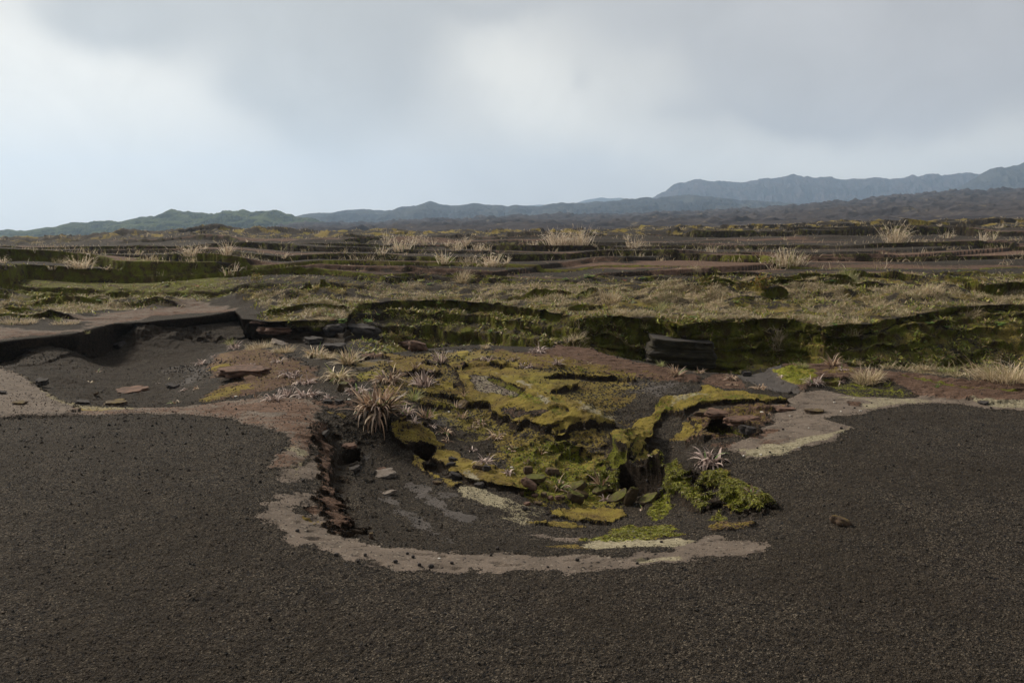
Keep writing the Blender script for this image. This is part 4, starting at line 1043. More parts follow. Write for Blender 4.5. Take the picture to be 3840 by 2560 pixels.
for g in [
 (*P_('Z4',2250,590),230,52,STRAW,900,'big straw grass clump with long arching seed stalks at the right edge',22),
 (*P_('Z4',1290,605),90,34,STRAW,420,'wide pale grass clump on the right bank below the crest'),
 (*P_('Z4',848,500),24,20,PALEG,160,'small fresh green grass clump on the right bank crest'),
 (*P_('Z4',1765,637),16,18,GREEN,20,'lone bright green grass sprout on the brown bank'),
 (*P_('Z4',1225,485),22,18,STRAW,80,'small straw clump with curved stalks behind the bank crest',3),
 (*P_('Z4',1670,520),34,18,STRAW,150,'low straw clump at the far edge of the brown bank',3),
 (*P_('Z4',1830,530),60,16,PALEG,220,'low yellow green clump left of the arching seed stalks',5),
 (*P_('Z3',1225,490),30,18,PALEG,90,'spiky green grass clump on the brow in front of the dark soil block'),
 (*P_('Z3',30,370),50,14,STRAW,150,'flat dry grass behind the crest above the yellow moss'),
 (*P_('Z2',130,370),90,24,STRAW,420,'straw grass mat at the head of the basin, wider one'),
 (*P_('Z2',300,400),70,24,STRAW,320,'straw grass mat running down to the gully head'),
 (*P_('Z2',600,440),50,26,STRAW,200,'straw grass beside the gully head moss'),
 (*P_('Z1',1560,350),30,22,PALEG,130,'small green grass clump at the foot of the left ledge'),
 (*P_('Z1',405,190),18,14,PALEG,70,'small green grass clump on the left ledge top'),
 (*P_('Z1',130,200),110,20,STRAW,420,'straw grass strip on the far left ledge'),
 (*P_('Z1',590,330),16,12,PALEG,50,'small green clump under the left ledge overhang'),
 (*P_('X1',1650,830),10,10,PALEG,20,'tiny grass clump on dark silt below the moss step'),
 (*P_('X1',1040,640),48,34,PALEG,120,'feathery pale green plant right of the largest tuft'),
 (*P_('F2',840,830),46,30,STRAW,330,'rounded straw grass clump at the plateau lip, centre left'),
 (*P_('F3',1160,800),46,34,PALEG,330,'yellow green grass clump below the tan bench on the right'),
 (*P_('F3',1700,900),90,26,STRAW,460,'broad straw grass patch on the right hand slope'),
 (*P_('F3',1950,1000),80,18,STRAW,300,'flat straw grass patch low on the right hand slope'),
 (*P_('F2',1850,960),70,30,STRAW,380,'pale grass running down the break in the slope, right of centre'),
 (*P_('F2',2180,1030),50,34,PALEG,150,'spiky pale grass tuft just above the vertical wall'),
 (*P_('F2',1680,930),26,26,PALEG,90,'small spiky grass tuft above the wall, centre'),
 (*P_('F2',2080,1150),40,20,PALEG,110,'grass tuft on the talus below the wall'),
 (*P_('Z3',720,270),26,20,PALEG,60,'fresh spiky plant on the talus mound below the wall'),
 (*P_('Z3',620,330),110,26,STRAW,420,'dry grass spreading over the talus mound'),
 (*P_('Z4',690,370),32,30,STRAW,160,'hanging dry grass beard on the right hand wall'),
 (*P_('Z4',1180,250),60,22,STRAW,220,'dry grass shelf halfway up the right hand wall'),
 (*P_('F1',440,1110),90,14,STRAW,300,'dry grass along the foot of the mossy bank above the left ledge'),
]:
    grass_clump(*g[:7], *(g[7:] if len(g) > 7 else ()))

# ---- tall reeds on the plateau
GR = 'dry cane clumps on the plateau'
def reeds(U, V, w, h, n, label, green=.1, lean=0.):
    n = max(9, int(n * .5)); lean = rng.uniform(-.35, .1)
    p = place(U, V); wm = scale_at(p, w) * .5; hm = scale_at(p, h)
    r = wm * (.55 if n > 24 else .25) * np.sqrt(rng.rand(n)); a = rng.uniform(0, 2 * PI, n)
    root = np.stack([r * np.cos(a), r * np.sin(a) * .6, np.full(n, -.03)], 1)
    az = a + rng.uniform(-.6, .6, n); el = np.clip(rng.normal(1.2, .22, n), .45, 1.57); root[:, 0] += rng.normal(0, wm * .22, n) * (n > 40); el = np.where(np.cos(az) < 0, el + lean * .5, el)
    px1 = scale_at(p, 1.0)
    wd = np.full(n, max(.03, px1 * .62)) * rng.uniform(.6, 1.2, n)
    cs = np.array([(.70,.58,.44),(.58,.46,.33),(.80,.70,.55),(.44,.34,.23)])
    c = pick(cs, n); k = rng.rand(n) < green; c[k] = pick(PALEG, k.sum())
    L_ = hm * (.32 + .8 * rng.rand(n) ** 1.3)
    r_ = empty('cane_clump', p, label, 'reeds', GR)
    V_, F_, C_ = blades(root, az, el, L_, wd, rng.uniform(.1, 1.0, n), c, 5)
    # side leaves off the canes
    m = n; i = rng.randint(0, n, m); t = rng.uniform(.25, .85, m)[:, None]
    dirn = np.stack([np.cos(el[i]) * np.cos(az[i]), np.cos(el[i]) * np.sin(az[i]), np.sin(el[i])], 1)
    rt = root[i] + dirn * (L_[i][:, None] * t)
    c2 = pick(cs, m); k = rng.rand(m) < green; c2[k] = pick(PALEG, k.sum())
    b2 = blades(rt, rng.uniform(0, 2 * PI, m), rng.uniform(.3, 1.2, m), hm * rng.uniform(.15, .38, m), wd[:m] * 1.1, rng.uniform(1.0, 2.4, m), c2, 4)
    link('canes', mesh_np('canes', V_, F_, LEAF, True, {'tint': C_}), r_)
    link('leaves', mesh_np('leaves', *b2[:2], LEAF, True, {'tint': b2[2]}), r_)
for t in [
 (*P_('F1',560,740),64,40,170,'rounded pinkish cane clump on the far left bench',.02),
 (*P_('F1',720,745),34,18,50,'low cane clump right of the rounded pinkish one on the left bench',.02),
 (*P_('F1',15,700),26,26,60,'cane clump cut by the left edge of the picture',.05),
 (*P_('F1',350,740),36,14,50,'low yellowish cane clump left of the rounded pinkish one',.3),
 (*P_('F1',940,640),26,18,50,'small cane clump by the dark hummocks on the left',.02),
 (*P_('F1',1300,650),56,34,150,'wide cane clump under the left skyline mound',.03),
 (*P_('F1',1380,605),30,18,60,'short canes behind the wide clump under the left mound',.03),
 (*P_('F1',1545,690),26,40,90,'tall narrow pale cane clump left of centre on the plateau',.05),
 (*P_('F1',1550,790),70,36,60,'sprawling green and straw canes hanging over the left bench lip',.5),
 (*P_('F1',1930,680),24,20,40,'small canes on the plateau left of the centre group',.1),
 (*P_('F1',240,650),18,12,22,'tiny canes near the left horizon',.05),
 (*P_('F1',1680,590),12,12,10,'few thin canes left of the tall narrow clump',.05),
 (*P_('F2',325,575),28,40,80,'feathery cane clump at the left end of the centre row',.04),
 (*P_('F2',420,625),56,44,200,'broad pale cane clump in the centre row',.12),
 (*P_('F2',290,665),30,30,70,'cane clump in front of the broad pale one',.1),
 (*P_('F2',515,590),22,30,60,'third cane clump of the centre row, brownish',.05),
 (*P_('F2',580,587),26,30,60,'fourth cane clump of the centre row',.05),
 (*P_('F2',645,587),20,28,45,'thin canes with one tall stalk ending the centre row',.05),
 (*P_('F2',735,590),22,22,45,'small pale canes between the two centre groups',.05),
 (*P_('F2',800,615),36,32,90,'pale cane clump in the second centre group, left',.1),
 (*P_('F2',860,595),28,32,70,'pale cane clump in the second centre group, right',.1),
 (*P_('F2',940,620),36,28,70,'brownish canes right of the second centre group',.05),
 (*P_('F2',1010,620),30,18,50,'reddish low canes ending the second centre group',.02),
 (*P_('F2',715,710),36,40,90,'cane clump with yellow base in front of the second centre group',.12),
 (*P_('F2',1035,725),60,42,200,'leaning silvery cane clump beside the thin tan slab',.05),
 (*P_('F2',1140,700),20,26,36,'few thin canes right of the leaning silvery clump',.1),
 (*P_('F2',1490,605),78,46,330,'largest wide cane clump right of centre, left half of the pair',.03),
 (*P_('F2',1635,612),66,52,260,'tall pointed cane clump, right half of the big pair',.03),
 (*P_('F2',1740,590),22,18,34,'little canes trailing right off the big pair',.05),
 (*P_('F2',2010,600),52,34,140,'curly cane clump right of the big pair',.1),
 (*P_('F2',1955,545),22,24,36,'thin leaning canes behind the curly clump',.05),
 (*P_('F2',1735,503),20,12,30,'tiny canes on the skyline right of centre',.02),
 (*P_('F2',1310,590),50,12,80,'scattered short canes left of the big pair',.1),
 (*P_('F3',750,722),96,50,420,'very large green and straw cane clump on the tan bench, right side',.28),
 (*P_('F3',1480,568),66,56,330,'tall domed cane clump with white plumes near the right skyline',.1),
 (*P_('F3',235,622),44,20,70,'low canes with one upright stalk on the dark bench',.1),
 (*P_('F3',415,630),16,12,24,'small straw tuft of canes on the dark bench',.1),
 (*P_('F3',1830,530),46,28,90,'leaning canes right of the domed clump',.1),
 (*P_('F3',2075,550),28,30,60,'small feathery canes near the right edge, left of two',.1),
 (*P_('F3',2145,545),18,40,36,'small tall canes near the right edge, right of two',.15),
 (*P_('F3',2250,552),16,14,18,'tiny green cane sprig near the right edge',.5),
 (*P_('F3',2300,550),8,18,10,'thin single cane at the right edge',.2),
 (*P_('F3',730,545),14,18,18,'thin canes against the mossy bank right of centre',.3),
 (*P_('F3',1200,440),10,12,10,'tiny cane sprig on the right skyline',.1),
 (*P_('F3',2180,460),46,16,80,'low canes on the skyline at far right',.1),
 (*P_('F3',1780,450),26,14,40,'low canes on the skyline right of the domed clump',.1),
]: reeds(*t[:6], *(t[6:]))

# ---- ferns and leafy plants
GF = 'bright leafy plants on the bank'
def fern(U, V, size, pal, label, nf=8, name='fern'):
    p = place(U, V); s = scale_at(p, size) * .5
    az = np.arange(nf) * 2 * PI / nf + rng.uniform(-.3, .3, nf); el = rng.uniform(.35, 1.1, nf)
    L = s * rng.uniform(.8, 1.2, nf)
    parts = []
    cw = pick(pal, nf)
    for k in range(nf):
        m = 7; t = np.linspace(.12, .95, m)
        e = el[k] - 1.0 * t
        px = np.cumsum(np.concatenate([[0], np.cos(e[:-1]) * L[k] / m])); pz = np.cumsum(np.concatenate([[0], np.sin(e[:-1]) * L[k] / m]))
        base = np.stack([px * np.cos(az[k]), px * np.sin(az[k]), pz + .03], 1)
        for sd in (-1, 1):
            parts.append(blades(base, np.full(m, az[k] + sd * .95), e * .5, L[k] * .42 * np.sin(np.clip(t * 2.6 + .5, 0, 3.05)), np.full(m, L[k] * .17), np.full(m, .6), np.repeat(cw[k:k + 1], m, 0), 2, twist=np.zeros(m)))
        parts.append(blades(base[:1], az[k:k + 1], el[k:k + 1], L[k:k + 1], np.array([.012]), np.array([1.0]), cw[k:k + 1] * .8, 5, twist=np.zeros(1)))
    V_, F_, C_ = merge(parts)
    obj_at(name, mesh_np(name, V_, F_, LEAF, True, {'tint': C_}), p, label, 'plant', GF)
BG = np.array([(.14,.24,.04),(.20,.30,.05),(.10,.19,.035)]); YG = np.array([(.36,.32,.05),(.28,.28,.05)]); RD = np.array([(.30,.09,.04),(.36,.16,.05)])
for t in [
 (*P_('Z2',620,160),28,BG,'bright green fern above the red leaf on the gully bank'),
 (*P_('Z2',700,205),26,BG,'second bright green fern right below it, by the dark boulder'),
 (*P_('Z2',625,195),16,RD,'small red leafed plant between the two ferns'),
 (*P_('Z2',870,195),26,BG,'spreading green fern above the dark boulder'),
 (*P_('Z2',935,158),14,BG,'small green fern higher on the same bank'),
 (*P_('Z2',985,145),14,YG,'yellow plant beside the small green fern'),
 (*P_('Z2',1080,75),14,BG,'green fern on the upper ledge of the bank'),
 (*P_('Z2',1180,130),14,YG,'orange yellow plant on the bank, centre left'),
 (*P_('Z2',1700,260),20,BG,'green plant low on the bank, centre'),
 (*P_('Z3',140,240),22,BG,'light green plant on the bumpy talus, left of two'),
 (*P_('Z3',165,195),18,YG,'yellow green plant above the light green one on the talus'),
 (*P_('Z3',70,265),16,BG,'green plant at the far left of the talus mound'),
 (*P_('Z3',435,190),12,BG,'tiny green plant on the dark wall, centre'),
 (*P_('Z3',400,135),14,BG,'green plant under the overhang, centre'),
 (*P_('Z3',955,295),14,BG,'yellow green rosette above the dark soil block'),
 (*P_('Z3',1450,175),24,BG,'yellow green plant hanging over the wall lip right of centre'),
 (*P_('Z4',1065,235),20,BG,'green leafy plant halfway down the right wall'),
 (*P_('Z4',1715,215),26,BG,'pale green fern above the mossy ledge at right, left of a pair'),
 (*P_('Z4',1830,240),24,BG,'darker fern above the mossy ledge at right, right of a pair'),
 (*P_('Z4',2190,220),28,BG,'light yellow green plant near the right edge bench'),
 (*P_('Z4',1650,380),16,BG,'green plant hanging on the bright mossy ledge at right'),
 (*P_('Z4',1165,470),12,BG,'green plant in the dark cleft behind the right bank'),
 (*P_('F2',25,1110),24,BG,'fern at the left on the gully bank behind the flat dark stones'),
 (*P_('F2',440,840),18,BG,'green plant under the tan bench lip, left'),
 (*P_('F2',565,825),20,YG,'yellow orange plant under the tan bench lip, left'),
 (*P_('F2',615,845),16,BG,'small green plant right of the yellow orange one'),
 (*P_('F2',320,1050),14,YG,'yellow rosette on the lower bank, left of centre'),
 (*P_('F2',195,1095),26,BG,'flat green plant on the lower bank, left of centre'),
 (*P_('F2',690,980),16,BG,'pale green plant on the grassy break'),
 (*P_('F2',1540,815),20,BG,'green plant on the slope beneath the bench, centre right'),
 (*P_('F2',1700,800),30,BG,'wide green plant on the slope beneath the bench, right of the other'),
 (*P_('F2',1940,825),14,RD,'reddish plant on the upper slope right of centre'),
 (*P_('F2',2060,820),20,BG,'dark green plant right of the reddish plant'),
 (*P_('F2',2150,940),14,BG,'small bright plant on the middle slope right of centre'),
 (*P_('F3',1050,845),20,BG,'yellow and green rosette on the right slope below the bench'),
 (*P_('F3',740,850),16,BG,'bright green plant on the right slope, left of the rosette'),
 (*P_('F3',2190,890),24,YG,'large pale yellow rosette near the right edge'),
 (*P_('F3',1908,758),12,BG,'tiny bright green plant just under the bench at right'),
 (*P_('F3',400,975),18,BG,'green plant low on the slope, right of centre'),
 (*P_('F1',1255,930),14,BG,'green plant behind the left ledge tip'),
 (*P_('F1',680,975),18,BG,'green plant at the foot of the left mossy bank'),
 (*P_('F1',1130,855),14,BG,'green plant up on the left mossy bank'),
 (*P_('F1',1340,865),16,RD,'reddish plant on the left mossy bank'),
 (*P_('F1',935,672),16,YG,'yellow plant on the far left bench'),
]: fern(*t)
def shrub(U, V, w, h, n, pal, label):
    p = place(U, V); wm = scale_at(p, w) * .5; hm = scale_at(p, h)
    q = rng.normal(0, .42, (n, 3)) * (wm, wm * .6, hm * .5) + (0, 0, hm * .5); q[:, 2] = np.abs(q[:, 2])
    az = rng.uniform(0, 2 * PI, n); lv = blades(q, az, rng.uniform(-.3, 1., n), np.full(n, hm * .16), np.full(n, hm * .09), np.full(n, .4), pick(pal, n), 2)
    r_ = empty('leafy_shrub', p, label, 'shrub')
    k = 14; a = rng.uniform(0, 2 * PI, k)
    stv = blades(np.zeros((k, 3)), a, rng.uniform(.7, 1.4, k), np.full(k, hm), np.full(k, .014), rng.uniform(0, .5, k), pick(DRY[:2] * .5, k), 3)
    link('leaves', mesh_np('leaves', *lv[:2], LEAF, True, {'tint': lv[2]}), r_)
    link('stems', mesh_np('stems', *stv[:2], LEAF, True, {'tint': stv[2]}), r_)
OG = np.array([(.30,.26,.04),(.20,.20,.04),(.32,.16,.05),(.12,.14,.03)])
shrub(*P_('F3',570,880), 46, 36, 420, OG, 'yellow orange leafy shrub under the tan bench, right of centre')
shrub(*P_('F1',1740,830), 40, 22, 260, OG, 'low yellow green shrub on the upper left bank')
shrub(*P_('F2',780,880), 24, 16, 140, OG, 'little olive shrub right of the grassy break')
shrub(*P_('Z3',560,150), 30, 18, 180, OG, 'reddish olive shrub on the lip above the talus')

# ================================================================== ROCKS AND SLABS
from mathutils import noise as mnoise, Vector
import bmesh
def rock_mesh(name, sx, sy, sz, seed, mat, flat=.5, sub=4, edge=.35, layers=0):
    bm = bmesh.new(); bmesh.ops.create_icosphere(bm, subdivisions=sub, radius=1)
    for v in bm.verts:
        d = v.co.normalized()
        ang = mnoise.noise(Vector((d.x * 1.3 + seed, d.y * 1.3, seed * .7))) * edge + mnoise.noise(Vector((d.x * 3.1, d.y * 3.1 + seed, seed))) * edge * .5
        r = 1 + ang
        z = d.z
        zz = math.copysign(min(1., abs(z) * (1 + flat * 2.2)), z)
        hr = math.sqrt(max(0, 1 - z * z)); hr2 = hr ** (1 - flat * .72)
        q = hr2 / (hr + 1e-6)
        x, y = d.x * q * r, d.y * q * r
        if layers:
            L = math.sin(zz * layers * 1.7 + seed + mnoise.noise(Vector((x * 1.5, y * 1.5, seed))) * 3)
            k = 1 + .07 * (1 if L > 0 else -1); x *= k; y *= k
        nz = mnoise.noise(Vector((x * 2.2 + seed, y * 2.2, z * 2.2))) * .16 + mnoise.noise(Vector((x * 6 + seed, y * 6, z * 6))) * .07
        v.co = Vector((x * (1 + nz * .5) * sx, y * (1 + nz * .5) * sy, (zz + nz) * sz))
    me = bpy.data.meshes.new(name); bm.to_mesh(me); bm.free()
    for p in me.polygons: p.use_smooth = True
    me.materials.append(RM[mat]); return me
def block_mesh(name, sx, sy, sz, seed, mat, n=30):
    bm = bmesh.new(); bmesh.ops.create_cube(bm, size=2)
    bmesh.ops.subdivide_edges(bm, edges=bm.edges, cuts=n, use_grid_fill=True)
    for v in bm.verts:
        x, y, z = v.co
        k = 1 + .10 * mnoise.noise(Vector((z * 3.0 + seed, x * .4, y * .4))) + .05 * mnoise.noise(Vector((z * 9, x * .6, seed)))
        k *= 1.0 + .05 * (-z) - .10 * max(0, z - .8) * 5 * .3
        r = (abs(x) ** 8 + abs(y) ** 8) ** .125; m = max(abs(x), abs(y)); rr = m / r if r > 0 else 1
        nz = mnoise.fractal(Vector((x * 2.5 + seed, y * 2.5, z * 2.5)), 1., 2., 4)
        hol = -.16 * max(0, mnoise.noise(Vector((x * 2 + 3, y * 2, z * 1.5 + seed))))
        v.co = Vector((x * rr * (k + nz * .05 + hol) * sx, y * rr * (k + nz * .07 + hol) * sy, (z + nz * .05 - .10 * x * (z > .9)) * sz))
    me = bpy.data.meshes.new(name); bm.to_mesh(me); bm.free()
    for p in me.polygons: p.use_smooth = True
    me.materials.append(RM[mat]); return me
GS = 'loose crust slabs and stones'
def rock(name, U, V, w, dep, h, mat, label, cat, rot=(0, 0, 0), flat=.6, sink=.3, seed=0, layers=2, edge=.55, group=GS, zl=0.):
    p = place(U, V); sx = scale_at(p, w) * .5; sz = scale_at(p, h) * .5; sy = scale_at(p, dep) * .5
    me = block_mesh(name, sx, sy, sz, seed + 1.37, mat) if name == 'soil_block' else rock_mesh(name, sx, sy, sz, seed + 1.37, mat, flat, 4 if w > 12 else 3, edge, layers)
    o = link(name, me); o.location = (p[0], p[1] + sy * .6, p[2] + sz * (1 - sink) + zl); o.rotation_euler = rot
    return tag(o, label, cat, group)
rk = rock
rk('crust_slab', *P_('Z1',865,672), 56, 60, 7, 'rust', 'reddish lens shaped slab lying in the left basin', 'slab', (.08, -.04, .1), .7, .25, 1)
rk('crust_slab', *P_('Z1',1165,640), 24, 26, 7, 'dark', 'small black slab right of the reddish lens slab', 'slab', (.1, .15, .2), .6, .2, 2)
rk('crust_slab', *P_('Z1',760,755), 40, 50, 7, 'ochre', 'flat orange brown slab at the near rim of the left basin', 'slab', (0, .05, 0), .7, .3, 3)
rk('crust_slab', *P_('Z1',545,748), 26, 30, 6, 'dark', 'dark flat slab at the near left basin rim, left of the orange brown one', 'slab', (0, .08, .1), .7, .3, 4)
rk('crust_slab', *P_('Z1',120,752), 26, 26, 5, 'ochre', 'thin tilted flake on the grey crust at far left', 'slab', (0, .1, 0), .7, .3, 5)
rk('crust_slab', *P_('Z1',10,680), 14, 18, 6, 'dark', 'dark flake at the left edge of the picture', 'slab', (0, .2, 0), .7, .3, 6)
rk('crust_slab', *P_('Z1',730,375), 28, 26, 14, 'dark', 'blocky dark slab lying under the left ledge', 'slab', (.2, -.3, 0), .6, .3, 7)
rk('crust_slab', *P_('Z1',1600,575), 100, 70, 18, 'rust', 'wide brown slab standing proud where basin and brown flat meet', 'slab', (.05, .02, .05), .7, .4, 8, 3)
rk('crust_slab', *P_('Z1',265,630), 24, 30, 12, 'dark', 'black rock lying on the pale basin edge at left', 'slab', (.1, .1, 0), .5, .3, 9)
rk('crust_slab', *P_('Z1',650,695), 10, 12, 5, 'ochre', 'small brown chip standing in the left basin', 'slab', (0, -.4, 0), .5, .3, 10)
rk('crust_slab', *P_('Z2',245,350), 36, 40, 7, 'tan', 'grey plank like slab at the gully head', 'slab', (.1, .25, .2), .8, .2, 11)
rk('crust_slab', *P_('Z2',200,265), 84, 70, 14, 'rust', 'broad brown step slab in the gully head', 'slab', (0, 0, .03), .8, .35, 12, 3)
rk('crust_slab', *P_('Z2',150,210), 60, 60, 7, 'rust', 'thin brown slab on top of the step slab in the gully head', 'slab', (0, 0, .1), .8, .1, 13)
rk('crust_slab', *P_('Z2',480,345), 46, 50, 16, 'dark', 'flat topped dark slab in the gully, left of the boulder', 'slab', (0, .03, .1), .8, .35, 14, 3)
rk('crust_slab', *P_('Z2',640,400), 50, 50, 22, 'dark', 'mossy black block below the dark boulder', 'slab', (0, .02, .1), .8, .4, 15, 3)
rk('boulder', *P_('Z2',815,305), 68, 60, 34, 'dark', 'big layered dark boulder lying in the gully', 'boulder', (.1, .12, .2), .5, .4, 16, 4)
rk('crust_slab', *P_('Z2',620,270), 50, 40, 24, 'dark', 'dark rubble block left of the big layered boulder', 'slab', (.1, -.1, 0), .4, .4, 17, 3)
rk('boulder', *P_('Z2',1210,390), 40, 34, 24, 'rust', 'brown boulder at the back brow, left of the yellow moss', 'boulder', (0, .3, 0), .3, .4, 18, 2)
rk('boulder', *P_('Z2',1110,370), 40, 36, 16, 'rust', 'low brown boulder left of the other brown boulder on the brow', 'boulder', (0, -.1, 0), .4, .4, 19, 2)
rk('boulder', *P_('Z2',700,665), 32, 34, 24, 'moss', 'rounded mossy boulder at the silt channel', 'boulder', (0, 0, 0), .3, .4, 20, 0)
rk('crust_slab', *P_('Z2',590,745), 22, 18, 8, 'dark', 'small dark block above the crumbly rust rim, left of two', 'slab', (0, 0, 0), .8, .3, 21)
rk('crust_slab', *P_('Z2',665,748), 20, 18, 9, 'dark', 'small dark block above the crumbly rust rim, right of two', 'slab', (0, .05, 0), .8, .3, 22)
rk('cinder_stone', *P_('Z2',908,655), 11, 11, 9, 'dark', 'round black stone behind the largest tuft', 'stone', (0, 0, 0), .1, .3, 23, 0)
rk('crust_slab', *P_('Z2',1500,775), 34, 30, 10, 'ochre', 'leaning brown flake in front of the moss step', 'slab', (.3, -.45, .3), .7, .3, 24)
# the big soil block
o = rk('soil_block', *P_('Z3',1385,505), 152, 110, 62, 'block', 'large flat topped dark soil block standing in the gully', 'block', (0, .03, -.12), .93, .12, 25, 2, .10, None)
rk('cinder_stone', *P_('Z3',1822,560), 20, 16, 11, 'dark', 'black stone on the grey silt sheet', 'stone', (0, 0, 0), .5, .25, 26)
rk('crust_slab', *P_('Z4',712,798), 54, 40, 8, 'rust', 'rusty plank like slab at the top of the grey tongue', 'slab', (0, .05, -.05), .85, .2, 27)
rk('crust_slab', *P_('Z4',955,812), 38, 30, 7, 'ochre', 'thin mossy slab in the middle of the grey tongue', 'slab', (0, .04, 0), .8, .3, 28)
rk('crust_slab', *P_('Z4',2085,752), 22, 22, 6, 'dark', 'dark flake on the pale rim at far right', 'slab', (0, -.15, 0), .7, .3, 29)
rk('crust_slab', *P_('Z4',420,905), 62, 44, 13, 'rust', 'ragged rusty slab capping the dark hollow on the right', 'slab', (.05, -.06, .1), .75, .15, 30, 3)
rk('crust_slab', *P_('Z4',485,955), 32, 26, 18, 'dark', 'dark broken block in front of the right hollow', 'slab', (.1, .2, .2), .5, .3, 31, 3)
rk('crust_slab', *P_('Z4',280,850), 56, 44, 12, 'rust', 'brown slab roofing the left end of the right hollow', 'slab', (.08, .05, .1), .75, .1, 32, 3)
rk('crust_slab', *P_('Z4',190,830), 40, 30, 9, 'ochre', 'small orange slab left above the right hollow', 'slab', (.08, -.05, .1), .7, .25, 33)
rk('moss_clod', 1934, 1207, 44, 30, 20, 'ochre', 'single mossy brown clod lying alone on the dark ash at right', 'clod', (0, .25, -.5), .1, .4, 34, 0, .5, None)
# slabs among the moss
rk('mossy_slab', *P_('Y2',1090,690), 27, 12, 48, 'moss', 'upright leaf shaped mossy slab before the black cavity', 'slab', (.15, .35, .1), .1, .2, 35, 0, .15)
rk('mossy_slab', *P_('Y2',1250,665), 48, 34, 9, 'moss', 'slanting mossy slab right of the upright leaf shaped slab', 'slab', (.1, -.45, .2), .6, .1, 36, 0, .2)
rk('mossy_slab', *P_('Y2',985,655), 52, 34, 11, 'moss', 'tilted mossy slab left of the upright leaf shaped slab', 'slab', (.2, -.5, .2), .6, .1, 37, 0, .2)
rk('mossy_slab', *P_('Y2',620,665), 38, 26, 22, 'moss', 'rounded mossy slab under the long stalks', 'slab', (.2, .3, .1), .3, .2, 38, 0, .2)
rk('mossy_slab', *P_('Y2',655,615), 34, 24, 12, 'ochre', 'brown slab resting behind the rounded mossy slab', 'slab', (.1, .3, .1), .5, .2, 39, 0, .2)
rk('mossy_slab', *P_('Y2',610,575), 48, 30, 14, 'moss', 'broad mossy plate leaning left behind the stalks', 'slab', (.2, -.5, .1), .6, .1, 40, 0, .2)
rk('mossy_slab', *P_('Y2',250,480), 48, 34, 10, 'moss', 'flat mossy plate above the dark log shaped lump', 'slab', (.1, .05, .2), .7, .2, 41, 0, .2)
rk('mossy_slab', *P_('Y2',195,530), 40, 24, 16, 'rust', 'dark log shaped lump at the left of the mossy slabs', 'slab', (0, .5, -.3), .2, .3, 42, 0, .3)
rk('mossy_slab', *P_('Y2',400,430), 34, 26, 18, 'ochre', 'knobbly brown moss lump above the stalks', 'slab', (0, .1, 0), .2, .3, 43, 0, .4)
rk('mossy_slab', *P_('Y2',780,590), 40, 30, 9, 'moss', 'small leaning plate under the green sprout', 'slab', (.2, -.4, 0), .6, .2, 44, 0, .3)
rk('mossy_slab', *P_('Y2',910,560), 44, 34, 8, 'moss', 'yellow green plate behind the tilted slab', 'slab', (.2, -.1, 0), .7, .2, 45, 0, .3)
rk('mossy_slab', *P_('Y2',190,410), 24, 22, 18, 'ochre', 'pointed brown moss lump at the left', 'slab', (0, .1, 0), .2, .3, 46, 0, .4)
rk('mossy_slab', *P_('Y2',1330,580), 20, 20, 9, 'dark', 'black clod inside the mouth of the cavity', 'slab', (0, .1, 0), .3, .3, 47, 0, .4)
for k, (x, y, w_, h_) in enumerate([(400,650,22,9),(330,620,18,9),(450,650,16,9),(280,690,20,6),(250,620,16,7),(490,640,14,8),(180,690,18,7),(170,600,14,9)]):
    rk('mossy_stone', *P_('Y2', x, y), w_, w_ * .8, h_, 'ochre' if k % 2 else 'rust', 'brown mossy stone heaped left of the rounded mossy slab', 'stone', (0, .2 * (k % 3 - 1), k), .3, .3, 50 + k, 0, .3, 'heap of brown mossy stones')
rk('crust_slab', *P_('Y1',1270,445), 56, 44, 9, 'tan', 'thin grey plate tilted up on the pit floor', 'slab', (.1, -.12, .2), .75, .15, 60)
rk('crust_slab', *P_('Y1',1260,400), 30, 24, 6, 'rust', 'reddish sliver behind the tilted grey plate', 'slab', (.1, .3, .2), .7, .2, 61)
rk('crust_slab', *P_('Y1',1030,400), 26, 24, 12, 'dark', 'black chunk left of the tilted grey plate', 'slab', (.1, -.3, .2), .5, .3, 62)
rk('crust_slab', *P_('Y1',770,90), 22, 22, 9, 'dark', 'black chunk at the top of the rust rim', 'slab', (.1, -.3, .2), .5, .3, 63)
rk('crust_slab', *P_('Y1',985,195), 34, 26, 8, 'rust', 'brown slab roofing the small black hole in the pit wall', 'slab', (.05, 0, .1), .7, .0, 64)
rk('cinder_stone', *P_('Y1',1155,985), 11, 10, 14, 'ochre', 'upright brown stone at the foot of the rust rim', 'stone', (0, 0, 0), .3, .2, 65)
rk('crust_slab', *P_('Y1',1310,600), 34, 26, 6, 'tan', 'curled grey flake on the pit floor', 'slab', (0, -.25, -.3), .7, .2, 66)
rk('crust_slab', *P_('Y1',1740,505), 18, 14, 7, 'ochre', 'small orange brown lump on the dark pit slope', 'slab', (0, .1, 0), .4, .3, 67)
rk('crust_slab', *P_('Y1',1870,310), 20, 14, 8, 'dark', 'dark flake standing on the moss sheet, upper of two', 'slab', (0, .2, 0), .6, .1, 68)
rk('crust_slab', *P_('Y1',1860,345), 18, 14, 7, 'dark', 'dark flake standing on the moss sheet, lower of two', 'slab', (0, -.2, 0), .6, .1, 69)
rk('crust_slab', *P_('Y1',2100,375), 24, 20, 11, 'ochre', 'brown hollow lump left of the log at the moss sheet', 'slab', (0, .1, 0), .4, .3, 70)
rk('crust_slab', *P_('Y1',2170,390), 20, 18, 13, 'dark', 'dark round lump at the end of the moss sheet', 'slab', (0, .1, 0), .3, .3, 71)
rk('crust_slab', *P_('Y1',1900,465), 32, 24, 11, 'dark', 'dark flake at the lower left edge of the moss sheet', 'slab', (0, .3, 0), .6, .2, 72)
